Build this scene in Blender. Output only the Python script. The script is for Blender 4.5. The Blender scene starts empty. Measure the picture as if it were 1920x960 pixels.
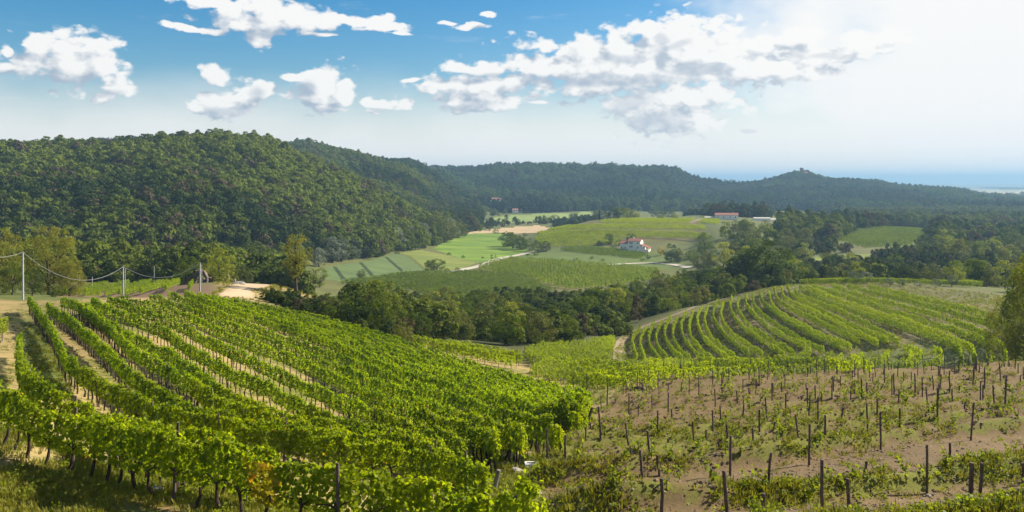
import bpy, math, random
import numpy as np
from mathutils import Vector
RNG = np.random.default_rng(7)
random.seed(7)
C = bpy.context.scene.collection
scn = bpy.context.scene
HOR, FX = 336.0, 1600.0          # the photograph's horizon line and focal length, in photograph pixels

# ------------------------------------------------------------------ camera, sky, sun, exposure
cam = bpy.data.cameras.new('camera')
cam.sensor_width = 36.0
cam.lens = 30.0
cam.shift_y = -(480.0 - HOR) / 1920.0
cam.clip_start = 0.2
cam.clip_end = 200000.0
cam_o = bpy.data.objects.new('camera', cam)
cam_o.location = (0, 0, 0)
cam_o.rotation_euler = (math.radians(90), 0, 0)
C.objects.link(cam_o)
scn.camera = cam_o

SUN_AZ, SUN_EL = math.radians(66), math.radians(35)      # azimuth to the right of the view
SUN_DIR = Vector((math.sin(SUN_AZ) * math.cos(SUN_EL), math.cos(SUN_AZ) * math.cos(SUN_EL), math.sin(SUN_EL)))
sun = bpy.data.lights.new('sun', 'SUN')
sun.energy = 5.0
sun.angle = math.radians(1.5)
sun.color = (1.0, 0.89, 0.70)
sun_o = bpy.data.objects.new('sun', sun)
sun_o.rotation_euler = (-SUN_DIR).to_track_quat('-Z', 'Y').to_euler()
sun_o.location = (200, 200, 300)
C.objects.link(sun_o)

scn.view_settings.view_transform = 'Standard'
scn.view_settings.look = 'None'
scn.view_settings.exposure = 1.22
scn.view_settings.gamma = 1.0
scn.view_settings.use_curve_mapping = False
scn.render.engine = 'CYCLES'
scn.cycles.max_bounces = 6
scn.cycles.diffuse_bounces = 3
scn.cycles.transmission_bounces = 4
scn.cycles.transparent_max_bounces = 6
scn.cycles.volume_bounces = 0
scn.cycles.use_adaptive_sampling = True
scn.cycles.adaptive_threshold = 0.02
scn.cycles.use_denoising = True
scn.cycles.denoiser = 'OPENIMAGEDENOISE'
scn.cycles.denoising_input_passes = 'RGB_ALBEDO_NORMAL'


class NT:
    """tiny helper for node trees"""
    def __init__(self, tree):
        self.t = tree

    def n(self, kind, **kw):
        nd = self.t.nodes.new(kind)
        for k, v in kw.items():
            setattr(nd, k, v)
        return nd

    def link(self, a, b):
        self.t.links.new(a, b)

    def put(self, sock, v):
        if isinstance(v, bpy.types.NodeSocket):
            self.link(v, sock)
        else:
            sock.default_value = v

    def m(self, op, a, b=None, c=None, clamp=False):
        nd = self.n('ShaderNodeMath', operation=op, use_clamp=clamp)
        for i, v in enumerate((a, b, c)):
            if v is not None:
                self.put(nd.inputs[i], v)
        return nd.outputs[0]

    def v(self, op, a, b=None, c=None):
        nd = self.n('ShaderNodeVectorMath', operation=op)
        for i, x in enumerate((a, b, c)):
            if x is not None:
                self.put(nd.inputs[i], x)
        return nd.outputs['Value'] if op in ('LENGTH', 'DOT_PRODUCT') else nd.outputs[0]

    def ramp(self, x, lo, hi, a=0.0, b=1.0, smooth=True):
        nd = self.n('ShaderNodeMapRange', interpolation_type='SMOOTHSTEP' if smooth else 'LINEAR')
        self.put(nd.inputs['Value'], x)
        nd.inputs['From Min'].default_value = lo
        nd.inputs['From Max'].default_value = hi
        nd.inputs['To Min'].default_value = a
        nd.inputs['To Max'].default_value = b
        return nd.outputs[0]

    def mix(self, f, a, b):
        nd = self.n('ShaderNodeMix', data_type='RGBA')
        self.put(nd.inputs[0], f)
        self.put(nd.inputs[6], a)
        self.put(nd.inputs[7], b)
        return nd.outputs[2]

    def noise(self, vec, scale, detail=4.0, rough=0.55, color=False):
        nd = self.n('ShaderNodeTexNoise')
        if vec is not None:
            self.put(nd.inputs['Vector'], vec)
        nd.inputs['Scale'].default_value = scale
        nd.inputs['Detail'].default_value = detail
        nd.inputs['Roughness'].default_value = rough
        return nd.outputs['Color'] if color else nd.outputs['Fac']


def rgb(r, g, b):
    return (r, g, b, 1.0)


def srgb(r, g, b, k=1.0):
    f = lambda c: ((c / 255.0) / 12.92 if c <= 10 else ((c / 255.0 + 0.055) / 1.055) ** 2.4) * k
    return (f(r), f(g), f(b), 1.0)


# clouds: clusters of puffs at directions (azimuth, elevation), given from where they hang in the photograph
PUFFS = [(130, 105, 88, 46), (75, 85, 36, 28), (45, 112, 36, 20), (185, 122, 40, 32), (212, 160, 38, 20), (193, 182, 20, 11), (15, 125, 26, 13),
         (12, 92, 14, 13), (110, 140, 55, 16),
         (500, 16, 100, 18), (395, 4, 65, 11), (370, 52, 62, 6), (488, 64, 26, 17), (480, 40, 80, 15), (570, 40, 90, 13), (650, 36, 90, 10),
         (715, 50, 62, 8), (752, 61, 24, 4), (600, 62, 40, 4),
         (836, 41, 20, 4), (885, 49, 42, 6), (915, 28, 20, 6),
         (402, 145, 32, 26), (436, 178, 45, 22), (480, 165, 33, 20), (372, 205, 24, 7), (430, 203, 42, 14),
         (600, 150, 36, 27), (642, 172, 28, 26), (580, 182, 27, 22), (545, 142, 17, 12), (606, 200, 46, 8), (690, 185, 18, 11), (722, 192, 32, 13),
         (756, 196, 14, 12), (708, 208, 20, 5),
         (772, 146, 24, 6), (905, 126, 88, 14), (850, 160, 70, 13), (905, 190, 85, 20), (1010, 190, 25, 5), (1045, 126, 80, 17), (1022, 90, 20, 19),
         (1110, 92, 55, 30), (1160, 80, 28, 28),
         (1262, 72, 90, 45), (1215, 52, 40, 27), (1335, 90, 75, 40), (1140, 120, 80, 24), (1450, 82, 90, 22), (1500, 70, 48, 18), (1625, 76, 75, 18),
         (1560, 105, 110, 14), (1240, 218, 86, 38), (1200, 185, 70, 26), (1120, 160, 95, 18), (1400, 246, 21, 7), (1300, 190, 90, 40), (1420, 130, 160, 30), (1060, 125, 110, 30), (960, 150, 90, 22), (1180, 110, 70, 34), (430, 190, 40, 20), (140, 110, 70, 40), (1150, 125, 190, 60), (1290, 105, 150, 70), (1255, 205, 105, 55), (130, 112, 105, 52), (428, 182, 58, 36), (602, 170, 60, 42), (900, 165, 100, 36), (500, 30, 120, 26)]
DARK = [(1235, 232, 80, 26), (1180, 190, 60, 22), (1265, 82, 45, 12), (1235, 68, 22, 12), (1545, 106, 60, 9), (1400, 246, 21, 7), (1120, 150, 80, 14), (920, 136, 60, 7),
        (575, 168, 22, 20), (600, 203, 40, 6), (480, 172, 22, 14), (120, 150, 80, 14), (190, 175, 40, 10), (1160, 112, 50, 12), (430, 206, 50, 10), (720, 206, 30, 7), (480, 60, 80, 7), (870, 200, 70, 9), (1050, 145, 70, 9), (1300, 130, 90, 16), (1240, 150, 90, 16)]


def sky_dir(px, py):
    u, w = (px - 960) / FX, -(py - HOR) / FX
    az = math.atan(u)
    return az, math.atan(w * math.cos(az)), math.cos(az)


def puff_group(name, lst, sm):
    g = bpy.data.node_groups.new(name, 'ShaderNodeTree')
    g.interface.new_socket('P', in_out='INPUT', socket_type='NodeSocketVector')
    g.interface.new_socket('D', in_out='OUTPUT', socket_type='NodeSocketFloat')
    t = NT(g)
    gi, go = t.n('NodeGroupInput'), t.n('NodeGroupOutput')
    acc = None
    for px, py, rx, ry in lst:
        az, el, ca = sky_dir(px, py)
        kx, ky = FX / (rx * ca * ca), FX / (ry * ca)
        q = t.v('MULTIPLY_ADD', gi.outputs[0], (kx, ky, 0.0), (-az * kx, -el * ky, 0.0))
        d = t.v('LENGTH', q)
        acc = d if acc is None else t.m('SMOOTH_MIN', acc, d, sm)
    t.link(acc, go.inputs[0])
    return g


def build_world():
    w = bpy.data.worlds.new('World')
    scn.world = w
    w.use_nodes = True
    t = NT(w.node_tree)
    for nd in list(w.node_tree.nodes):
        w.node_tree.nodes.remove(nd)
    out = t.n('ShaderNodeOutputWorld')
    bg = t.n('ShaderNodeBackground')
    t.link(bg.outputs[0], out.inputs[0])
    sky = t.n('ShaderNodeTexSky', sky_type='NISHITA')
    sky.sun_disc = False
    sky.sun_elevation = SUN_EL
    sky.sun_rotation = SUN_AZ
    sky.altitude = 150
    sky.air_density = 1.0
    sky.dust_density = SKY_DUST
    sky.ozone_density = 2.2
    tc = t.n('ShaderNodeTexCoord')
    sep = t.n('ShaderNodeSeparateXYZ')
    t.link(tc.outputs['Generated'], sep.inputs[0])
    az = t.m('ARCTAN2', sep.outputs[0], sep.outputs[1])
    el = t.m('ARCSINE', sep.outputs[2])
    comb = t.n('ShaderNodeCombineXYZ')
    t.link(az, comb.inputs[0])
    t.link(el, comb.inputs[1])
    P = comb.outputs[0]
    # stretch noise horizontally a little, as the clouds lie in layers
    PS = t.v('MULTIPLY', P, (1.0, 1.5, 1.0))
    warp = t.v('SUBTRACT', t.noise(PS, 16.0, 2.0, 0.5, color=True), (0.5, 0.5, 0.5))
    P1 = t.v('MULTIPLY_ADD', warp, (0.030, 0.022, 0.0), P)
    gp = puff_group('cloud_puffs', PUFFS, 0.18)
    gd = puff_group('cloud_shade', DARK, 0.3)

    def dens(vec, vecs):
        gn = t.n('ShaderNodeGroup')
        gn.node_tree = gp
        t.link(vec, gn.inputs[0])
        n1 = t.noise(vecs, 30.0, 7.0, 0.62)
        n2 = t.noise(vecs, 95.0, 4.0, 0.6)
        d = t.m('MULTIPLY_ADD', gn.outputs[0], -1.5, 1.78)
        d = t.m('MAXIMUM', d, -2.2)
        d = t.m('MULTIPLY_ADD', t.m('SUBTRACT', n1, 0.5), 2.6, d)
        d = t.m('MULTIPLY_ADD', t.m('SUBTRACT', n2, 0.5), 0.6, d)
        wv = t.v('MULTIPLY_ADD', t.v('SUBTRACT', t.noise(vecs, 60.0, 3.0, 0.55, color=True), (0.5, 0.5, 0.5)), (0.016, 0.016, 0.0), vecs)
        for sc_, k_ in ((40.0, 1.25), (92.0, 0.62)):
            vo = t.n('ShaderNodeTexVoronoi', feature='SMOOTH_F1', voronoi_dimensions='2D')
            t.link(wv, vo.inputs['Vector'])
            vo.inputs['Scale'].default_value = sc_
            vo.inputs['Smoothness'].default_value = 0.35
            d = t.m('MULTIPLY_ADD', t.m('SUBTRACT', 0.42, vo.outputs['Distance']), k_, d)
        return d
    d0 = dens(P1, PS)
    off = (0.013, 0.014, 0.0)
    d1 = dens(t.v('ADD', P1, off), t.v('ADD', PS, (0.013, 0.021, 0.0)))
    alpha = t.ramp(d0, 0.02, 0.72)
    lit = t.m('MULTIPLY_ADD', t.m('SUBTRACT', d0, d1), 0.70, 0.66, clamp=True)
    gn = t.n('ShaderNodeGroup')
    gn.node_tree = gd
    t.link(P1, gn.inputs[0])
    dk = t.m('MULTIPLY_ADD', t.m('SUBTRACT', t.noise(PS, 30.0, 5.0, 0.6), 0.5), 1.3, gn.outputs[0])
    dark = t.ramp(dk, 1.25, 0.35)
    # base sky, a bit more saturated high up, milky towards the horizon and towards the sun
    hs = t.n('ShaderNodeHueSaturation')
    hs.inputs['Saturation'].default_value = SKY_SAT
    hs.inputs['Hue'].default_value = SKY_HUE
    t.link(sky.outputs[0], hs.inputs['Color'])
    hs.inputs['Value'].default_value = 0.76
    base = hs.outputs[0]
    sd = t.v('DOT_PRODUCT', tc.outputs['Generated'], tuple(GLOW))
    near_sun = t.ramp(sd, 0.82, 0.97)
    milk_n = t.noise(PS, 7.0, 4.0, 0.55)
    low = t.ramp(t.m('MULTIPLY_ADD', t.m('SUBTRACT', milk_n, 0.5), 0.06, el), 0.132, 0.030)
    veil = t.ramp(t.m('MULTIPLY_ADD', t.m('SUBTRACT', milk_n, 0.5), 0.12, sd), 0.912, 0.982)
    milk = t.m('MAXIMUM', t.m('MULTIPLY', low, 0.92), veil)
    base = t.mix(milk, base, tuple(c * SKY_MILK for c in (1.0, 0.995, 0.985)) + (1.0,))
    # thin high streaks
    PT = t.v('MULTIPLY', P, (5.0, 26.0, 1.0))
    st = t.ramp(t.noise(PT, 1.6, 5.0, 0.6), 0.60, 0.85, 0.0, 0.35)
    base = t.mix(st, base, rgb(*(c * SKY_MILK for c in (1.0, 1.0, 1.0))))
    # broken cloud added behind the viewer, out of view, to whiten the fill light
    rear = t.ramp(sep.outputs[1], 0.45, -0.05)
    fill_cloud = t.ramp(t.noise(tc.outputs['Generated'], 2.6, 5.0, 0.6), 0.47, 0.60)
    base = t.mix(t.m('MULTIPLY', t.m('MULTIPLY', rear, fill_cloud), t.ramp(el, 0.0, 0.1)), base, rgb(*(c * 4.2 for c in (1.0, 0.96, 0.91))))
    shade = t.m('MULTIPLY', lit, t.m('MULTIPLY_ADD', dark, -0.58, 1.0))
    shade = t.m('ADD', shade, t.m('MULTIPLY', near_sun, 0.22), clamp=True)
    ccol = t.mix(shade, rgb(*(c * CLOUD_LO for c in (0.74, 0.88, 1.06))), rgb(*(c * CLOUD_HI for c in (1.0, 0.985, 0.96))))
    fin = t.mix(t.m('MULTIPLY', alpha, 0.97), base, ccol)
    t.link(fin, bg.inputs['Color'])
    bg.inputs['Strength'].default_value = 0.07
    w.cycles.sampling_method = 'MANUAL'
    w.cycles.sample_map_resolution = 1024


HAZE = 1.5e-4
GLOW = Vector((math.sin(0.59) * math.cos(0.14), math.cos(0.59) * math.cos(0.14), math.sin(0.14)))   # bright thin cloud towards the sun's side
SKY_DUST, SKY_SAT, SKY_HUE, SKY_MILK, CLOUD_LO, CLOUD_HI = 1.0, 1.6, 0.496, 6.0, 3.5, 6.2
build_world()

# ------------------------------------------------------------------ terrain: one height field z = h(x, y) in metres, camera at the origin
def pchip(x, y, xq):
    x, y = np.asarray(x, float), np.asarray(y, float)
    hk = np.diff(x)
    d = np.diff(y) / hk
    m = np.zeros_like(y)
    for i in range(1, len(x) - 1):
        if d[i - 1] * d[i] > 0:
            w1, w2 = 2 * hk[i] + hk[i - 1], hk[i] + 2 * hk[i - 1]
            m[i] = (w1 + w2) / (w1 / d[i - 1] + w2 / d[i])
    m[0], m[-1] = d[0], d[-1]
    xq = np.clip(xq, x[0], x[-1])
    i = np.clip(np.searchsorted(x, xq) - 1, 0, len(x) - 2)
    t = (xq - x[i]) / hk[i]
    return ((1 + 2 * t) * (1 - t) ** 2) * y[i] + t * (1 - t) ** 2 * hk[i] * m[i] + t * t * (3 - 2 * t) * y[i + 1] + t * t * (t - 1) * hk[i] * m[i + 1]


PRE = [(1, -1.7), (5, -3.6), (10, -5.8), (15, -7.5)]
NEAR = {
    -500: [(20, -8.6), (30, -9.3), (45, -11), (80, -14), (120, -16), (170, -22), (250, -30), (400, -38)],
    0: [(20, -9), (24, -9.35), (29, -9.3), (36, -10.1), (45, -11.4), (60, -13.3), (80, -15.1), (100, -16.2), (120, -17.4), (140, -19), (170, -22.5), (250, -30), (400, -38)],
    200: [(22, -9), (26, -9.5), (35, -11.5), (45, -13.3), (53, -14.3), (70, -15.2), (82, -15.6), (100, -16), (115, -16.5), (135, -18.8), (160, -22.4), (180, -24.6), (220, -27.8), (300, -34), (400, -39)],
    400: [(20, -8.9), (23.5, -9.2), (30, -10.7), (38, -12.7), (46, -14.1), (58, -15.5), (80, -17.3), (105, -18.7), (135, -19.6), (150, -20.4), (170, -21), (200, -24.5), (240, -30), (320, -38), (400, -42)],
    500: [(20, -8.9), (23, -9.2), (29, -10.8), (37, -12.9), (46, -14.6), (55, -15.9), (78, -18.1), (100, -19.8), (132, -21.4), (150, -22), (172, -22), (200, -24.5), (240, -31), (320, -40), (400, -45)],
    600: [(20, -9), (22, -9.2), (28, -11), (35, -12.9), (44, -14.7), (52, -16.1), (75, -18.9), (97, -20.9), (130, -23), (150, -24), (175, -24.4), (200, -29), (230, -35), (280, -42), (340, -47), (400, -50)],
    800: [(20, -9.5), (22.5, -10.1), (28, -11.4), (36, -13.4), (50, -16.1), (66, -18.4), (88, -21.2), (118, -24.8), (150, -28.2), (170, -31), (200, -36), (240, -41), (300, -46), (400, -52)],
    950: [(20, -9.6), (24, -10.4), (31, -11.8), (38, -13.3), (46, -15), (58, -17.2), (75, -20), (95, -23), (130, -28), (160, -31.4), (200, -37), (260, -42.5), (330, -48), (400, -53)],
    1100: [(20, -9.0), (26, -10.3), (35, -12.4), (48, -14.9), (68, -18.6), (95, -23.5), (125, -28.4), (160, -32.6), (190, -35.4), (230, -40), (300, -46), (400, -52)],
    1200: [(20, -8.6), (26.5, -10.2), (36, -12.5), (50, -15.1), (72, -19.2), (100, -24.2), (130, -29.3), (165, -34.8), (180, -37.3), (192, -38.6), (215, -38.4), (235, -39), (270, -42.5), (330, -47), (400, -51)],
    1300: [(20, -8.6), (26.5, -10.3), (38, -13), (54, -15.7), (80, -20.3), (115, -26.6), (126, -29.4), (140, -32), (170, -36.6), (182, -37.7), (195, -37.4), (222, -36.8), (240, -36.6), (265, -39.5), (310, -44), (400, -50)],
    1500: [(20, -8.6), (27, -10.6), (37, -12.7), (50, -14.6), (72, -18.2), (105, -24.3), (118, -27.8), (135, -31.4), (160, -34.7), (172, -35.6), (185, -35.5), (215, -35.6), (250, -35.1), (275, -34.7), (300, -37), (340, -42), (400, -47)],
    1700: [(20, -8.6), (27.5, -10.8), (37, -12.7), (50, -14.6), (68, -17.2), (95, -21.9), (106, -23.9), (120, -28), (135, -30.6), (155, -32), (180, -32.5), (215, -32.9), (255, -33.4), (275, -33.6), (310, -38), (400, -46)],
    1920: [(20, -8.6), (28, -11), (40, -13.1), (54, -15), (72, -17.3), (98, -21.5), (107, -23.0), (120, -26.0), (135, -28), (165, -29.6), (205, -31.4), (235, -33), (270, -35), (320, -40), (400, -46)],
    2500: [(20, -8.6), (28, -11), (40, -13.1), (54, -15), (72, -17.3), (98, -21.5), (107, -23.0), (120, -26.0), (135, -28), (165, -29.6), (205, -31.4), (235, -33), (270, -35), (320, -40), (400, -46)],
}
FAR = {
    -500: [(400, -38), (500, -20), (800, 25), (1000, 15), (1500, 50), (2200, -10)],
    0: [(400, -38), (480, -26), (650, 0), (800, 18), (950, 10), (1200, 20), (1500, 56), (2000, 10)],
    200: [(390, -39), (480, -29), (650, 1), (800, 21), (950, 14), (1200, 25), (1500, 60), (2000, 10)],
    300: [(400, -41), (480, -32), (650, 5), (800, 25), (950, 20), (1500, 58), (2000, 10)],
    430: [(400, -43), (450, -42), (550, -22), (680, 5), (800, 30), (900, 28), (1100, 20), (1500, 30), (2000, 10)],
    500: [(400, -45), (470, -45), (570, -26), (700, 1), (820, 27), (950, 20), (1400, 30), (2000, 10)],
    560: [(400, -47.5), (490, -48), (600, -30), (720, -9), (830, 13), (950, 5), (1400, 38), (1800, 20), (2200, 10)],
    620: [(400, -50), (520, -51), (620, -42), (800, -2), (950, -8), (1150, 5), (1400, 33), (1800, 20)],
    700: [(400, -51), (560, -53), (650, -49), (800, -26), (900, -30), (1100, -8), (1400, 16), (1800, 15), (2200, 20)],
    760: [(400, -52), (620, -54.5), (680, -52), (800, -41), (900, -44), (1100, -20), (1400, 6), (2200, 28)],
    800: [(400, -52), (680, -55), (800, -51), (900, -52), (1100, -40), (1500, -4), (2200, 32)],
    870: [(400, -53), (850, -56), (1000, -55.5), (1250, -54), (1500, -40), (2200, 29)],
    950: [(400, -53), (560, -56), (900, -56), (1400, -57), (1600, -49), (2200, 37)],
    1050: [(400, -53), (560, -56), (640, -55), (700, -50), (800, -47), (900, -52), (1000, -56), (1350, -57), (1700, -39), (2200, 32)],
    1120: [(400, -53), (560, -56.3), (620, -55), (660, -51), (700, -47.5), (760, -44), (820, -41.2), (870, -41), (950, -50), (1050, -56), (1350, -57), (1700, -41), (2200, 32)],
    1200: [(400, -52), (560, -56.5), (600, -56), (635, -53.8), (670, -50.5), (710, -46), (760, -42.5), (820, -40), (900, -40), (960, -48), (1100, -57), (1400, -58), (1700, -42), (2200, 32)],
    1250: [(400, -51.5), (560, -56), (635, -53), (700, -47), (760, -42.7), (820, -40), (900, -40), (1000, -50), (1200, -57), (1450, -58), (1720, -44), (2200, 31)],
    1290: [(400, -51), (560, -55), (640, -52), (700, -47), (760, -43), (820, -40), (950, -40), (1020, -48), (1200, -57), (1500, -58), (1750, -46), (2200, 11)],
    1340: [(400, -50), (500, -50), (600, -44), (700, -41), (820, -39), (950, -40), (1050, -50), (1200, -58), (1600, -59), (1800, -48), (2200, -5)],
    1400: [(400, -49), (500, -48), (600, -42), (700, -39), (850, -40), (950, -41), (1050, -50), (1300, -59), (1650, -60), (2200, -10)],
    1440: [(400, -48), (500, -49), (600, -44), (700, -41), (850, -42), (950, -43), (1050, -50), (1300, -60), (1650, -61), (2250, -1)],
    1500: [(400, -47.5), (500, -50), (600, -47), (700, -44.5), (900, -44.5), (1050, -43), (1150, -52), (1300, -60), (1650, -61), (1900, -40), (2250, 23)],
    1560: [(400, -47), (550, -50), (700, -48), (900, -47), (1050, -44), (1150, -52), (1300, -60), (1650, -61), (2250, 1)],
    1620: [(400, -47), (550, -49), (700, -48), (850, -47), (1100, -57), (1650, -61), (2250, -2)],
    1680: [(400, -47), (550, -49), (680, -48), (780, -46.5), (900, -52), (1100, -58), (1650, -62), (2250, -16)],
    1760: [(400, -47), (550, -50), (700, -49), (850, -52), (1100, -59), (1650, -62), (2250, -30)],
    1850: [(400, -47), (600, -52), (1000, -58), (1700, -62), (2200, -59)],
    1930: [(400, -47), (600, -53), (1000, -59), (2200, -65)],
    2500: [(400, -47), (600, -53), (1000, -59), (2200, -65)],
}
NU, NW = 900, 900
UG = np.linspace(-1.15, 1.15, NU)
WG = np.linspace(math.log(1.0), math.log(70000.0), NW)


def table(cols, pre, post):
    keys = sorted(cols)
    prof = np.array([pchip(np.log([p[0] for p in pre + cols[k] + post]), [p[1] for p in pre + cols[k] + post], WG) for k in keys])
    us = (np.array(keys, float) - 960) / FX
    out = np.empty((NU, NW))
    for j in range(NW):
        out[:, j] = pchip(us, prof[:, j], UG)
    return out


_near = table(NEAR, PRE, [(60000, -50)])
_far = table(FAR, [(200, -30)], [(3000, -66), (5000, -80), (10000, -95), (70000, -102)])
_t = np.clip((np.exp(WG) - 330) / 70.0, 0, 1)
_t = _t * _t * (3 - 2 * _t)
ZT = _near * (1 - _t) + _far * _t
for _ in range(3):
    ZT[:, 1:-1] = 0.25 * ZT[:, :-2] + 0.5 * ZT[:, 1:-1] + 0.25 * ZT[:, 2:]
for _ in range(10):
    ZT[1:-1] = 0.25 * ZT[:-2] + 0.5 * ZT[1:-1] + 0.25 * ZT[2:]


def hashn(i, j, s):
    n = (i.astype(np.int64) * 374761393 + j.astype(np.int64) * 668265263 + s * 1442695041) & 0xffffffff
    n = ((n ^ (n >> 13)) * 1274126177) & 0xffffffff
    return ((n ^ (n >> 16)) & 0xffff) / 65535.0


def vnoise(x, y, s=0):
    xi, yi = np.floor(x), np.floor(y)
    fx, fy = x - xi, y - yi
    fx, fy = fx * fx * (3 - 2 * fx), fy * fy * (3 - 2 * fy)
    a, b, c, d = hashn(xi, yi, s), hashn(xi + 1, yi, s), hashn(xi, yi + 1, s), hashn(xi + 1, yi + 1, s)
    return (a * (1 - fx) + b * fx) * (1 - fy) + (c * (1 - fx) + d * fx) * fy


def fbm(x, y, s=0, o=4):
    r, a, tot = 0.0, 1.0, 0.0
    for k in range(o):
        r = r + a * vnoise(x * 2 ** k, y * 2 ** k, s + k * 17)
        tot += a
        a *= 0.5
    return r / tot


def sstep(x, a, b):
    t = np.clip((x - a) / (b - a), 0, 1)
    return t * t * (3 - 2 * t)


# ridges of the terraced young plot run along lines of constant t = y - 0.5 x
RIDGES = [19.0, 26.2, 35.4, 39.4, 43.2, 46.8, 50.4, 54.2, 58.0, 62.0, 66.0, 70.2, 74.5, 79.0, 83.5, 88.0, 92.5, 97.0, 101.5, 106, 110, 114, 118]


def plot_t(x, y):
    return y - 0.5 * x + 0.7 * (vnoise(x * 0.09, y * 0.09, 3) - 0.5) * 2


def plot_mask(x, y):
    """1 inside the terraced young plot at the right"""
    u = x / np.maximum(y, 1)
    left = np.interp(y, [15, 24, 35, 50, 70, 95, 125], [-0.02, 0.0, 0.02, 0.055, 0.105, 0.11, 0.13])
    far = np.interp(u, [0.1, 0.15, 0.21, 0.34, 0.5, 0.7], [118, 122, 128, 126, 110, 100])
    return sstep(u, left - 0.015, left + 0.02) * (1 - sstep(y, far - 6, far + 2))


def ridge_profile(t):
    """height of the little banks and how close a point is to a ridge crest"""
    hgt = np.zeros_like(t)
    near = np.zeros_like(t)
    for r in RIDGES:
        d = t - r
        w = np.exp(-np.where(d < 0, (d / 0.55) ** 2, (d / 1.2) ** 2))
        hgt = np.maximum(hgt, w)
        near = np.maximum(near, np.exp(-((d + 0.25) / 0.66) ** 2))
    return hgt, near


def h(x, y, micro=True):
    x, y = np.asarray(x, float), np.asarray(y, float)
    yy = np.maximum(y, 1.0)
    fu = np.clip((x / yy - UG[0]) / (UG[1] - UG[0]), 0, NU - 1.001)
    fw = np.clip((np.log(yy) - WG[0]) / (WG[1] - WG[0]), 0, NW - 1.001)
    i, j = fu.astype(int), fw.astype(int)
    a, b = fu - i, fw - j
    z = (ZT[i, j] * (1 - a) + ZT[i + 1, j] * a) * (1 - b) + (ZT[i, j + 1] * (1 - a) + ZT[i + 1, j + 1] * a) * b
    if micro:
        pm = plot_mask(x, y)
        rh, _ = ridge_profile(plot_t(x, y))
        z = z + pm * (rh - 0.35) * 0.85 * (0.6 + 0.8 * vnoise(x * 0.25, y * 0.25, 5))
        z = z + 0.10 * (fbm(x * 0.7, y * 0.7, 11, 3) - 0.5) * (1 - sstep(y, 60, 120)) * 2
        z = z + 0.6 * (fbm(x * 0.05, y * 0.05, 21, 2) - 0.5) * sstep(y, 60, 150) * (1 - sstep(y, 400, 900))
        amp = 30.0 * sstep(y, 950, 1500) * (1 - sstep(y, 2350, 3200)) * sstep(z, -50, -20)
        amp = amp * 1.9 * (1 - 0.62 * sstep(y, 1980, 2180))
        z = z + amp * (fbm(x * 0.0042, y * 0.0042, 31, 4) - 0.55)
        amp = 26.0 * sstep(y, 430, 560) * (1 - 0.75 * sstep(y, 690, 790)) * (1 - sstep(y, 900, 1000)) * sstep(-x / yy, 0.12, 0.25) * sstep(z, -40, -15)
        z = z + amp * (fbm(x * 0.0085, y * 0.0085, 41, 3) - 0.5)
    z = z - 5.0 * sstep(y, 560, 800) * (1 - sstep(y, 950, 1300)) * sstep(-x / yy, 0.15, 0.3) - 14.0 * sstep(y, 1700, 2150)* (1 - sstep(y, 2600, 3200)) * sstep(z, -50, -20)
    return z


_YS = np.exp(np.linspace(math.log(16), math.log(9000), 5000))


def hit(px, py, ymin=18.0, ymax=9000.0, dz=0.0, micro=False):
    """where the line of sight of a photograph pixel meets the terrain (raised by dz); first crossing beyond ymin"""
    u, s = (px - 960) / FX, -(py - HOR) / FX
    Y = _YS[(_YS >= ymin) & (_YS <= ymax)]
    f = s * Y - (h(u * Y, Y, micro) + dz)
    k = np.nonzero((f[:-1] > 0) & (f[1:] <= 0))[0]
    if len(k) == 0:
        return None
    k = k[0]
    t = f[k] / (f[k] - f[k + 1])
    y = Y[k] + t * (Y[k + 1] - Y[k])
    return (u * y, y)


def proj(x, y, z):
    return 960 + FX * x / y, HOR - FX * z / y


def gz(x, y):
    return float(h(np.array([x]), np.array([y]))[0])


def in_poly(px, py, poly):
    px, py = np.asarray(px), np.asarray(py)
    r = np.zeros(px.shape, bool)
    n = len(poly)
    for i in range(n):
        x1, y1 = poly[i]
        x2, y2 = poly[(i + 1) % n]
        if y1 == y2:
            continue
        c = ((y1 > py) != (y2 > py)) & (px < (x2 - x1) * (py - y1) / (y2 - y1) + x1)
        r ^= c
    return r


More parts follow.
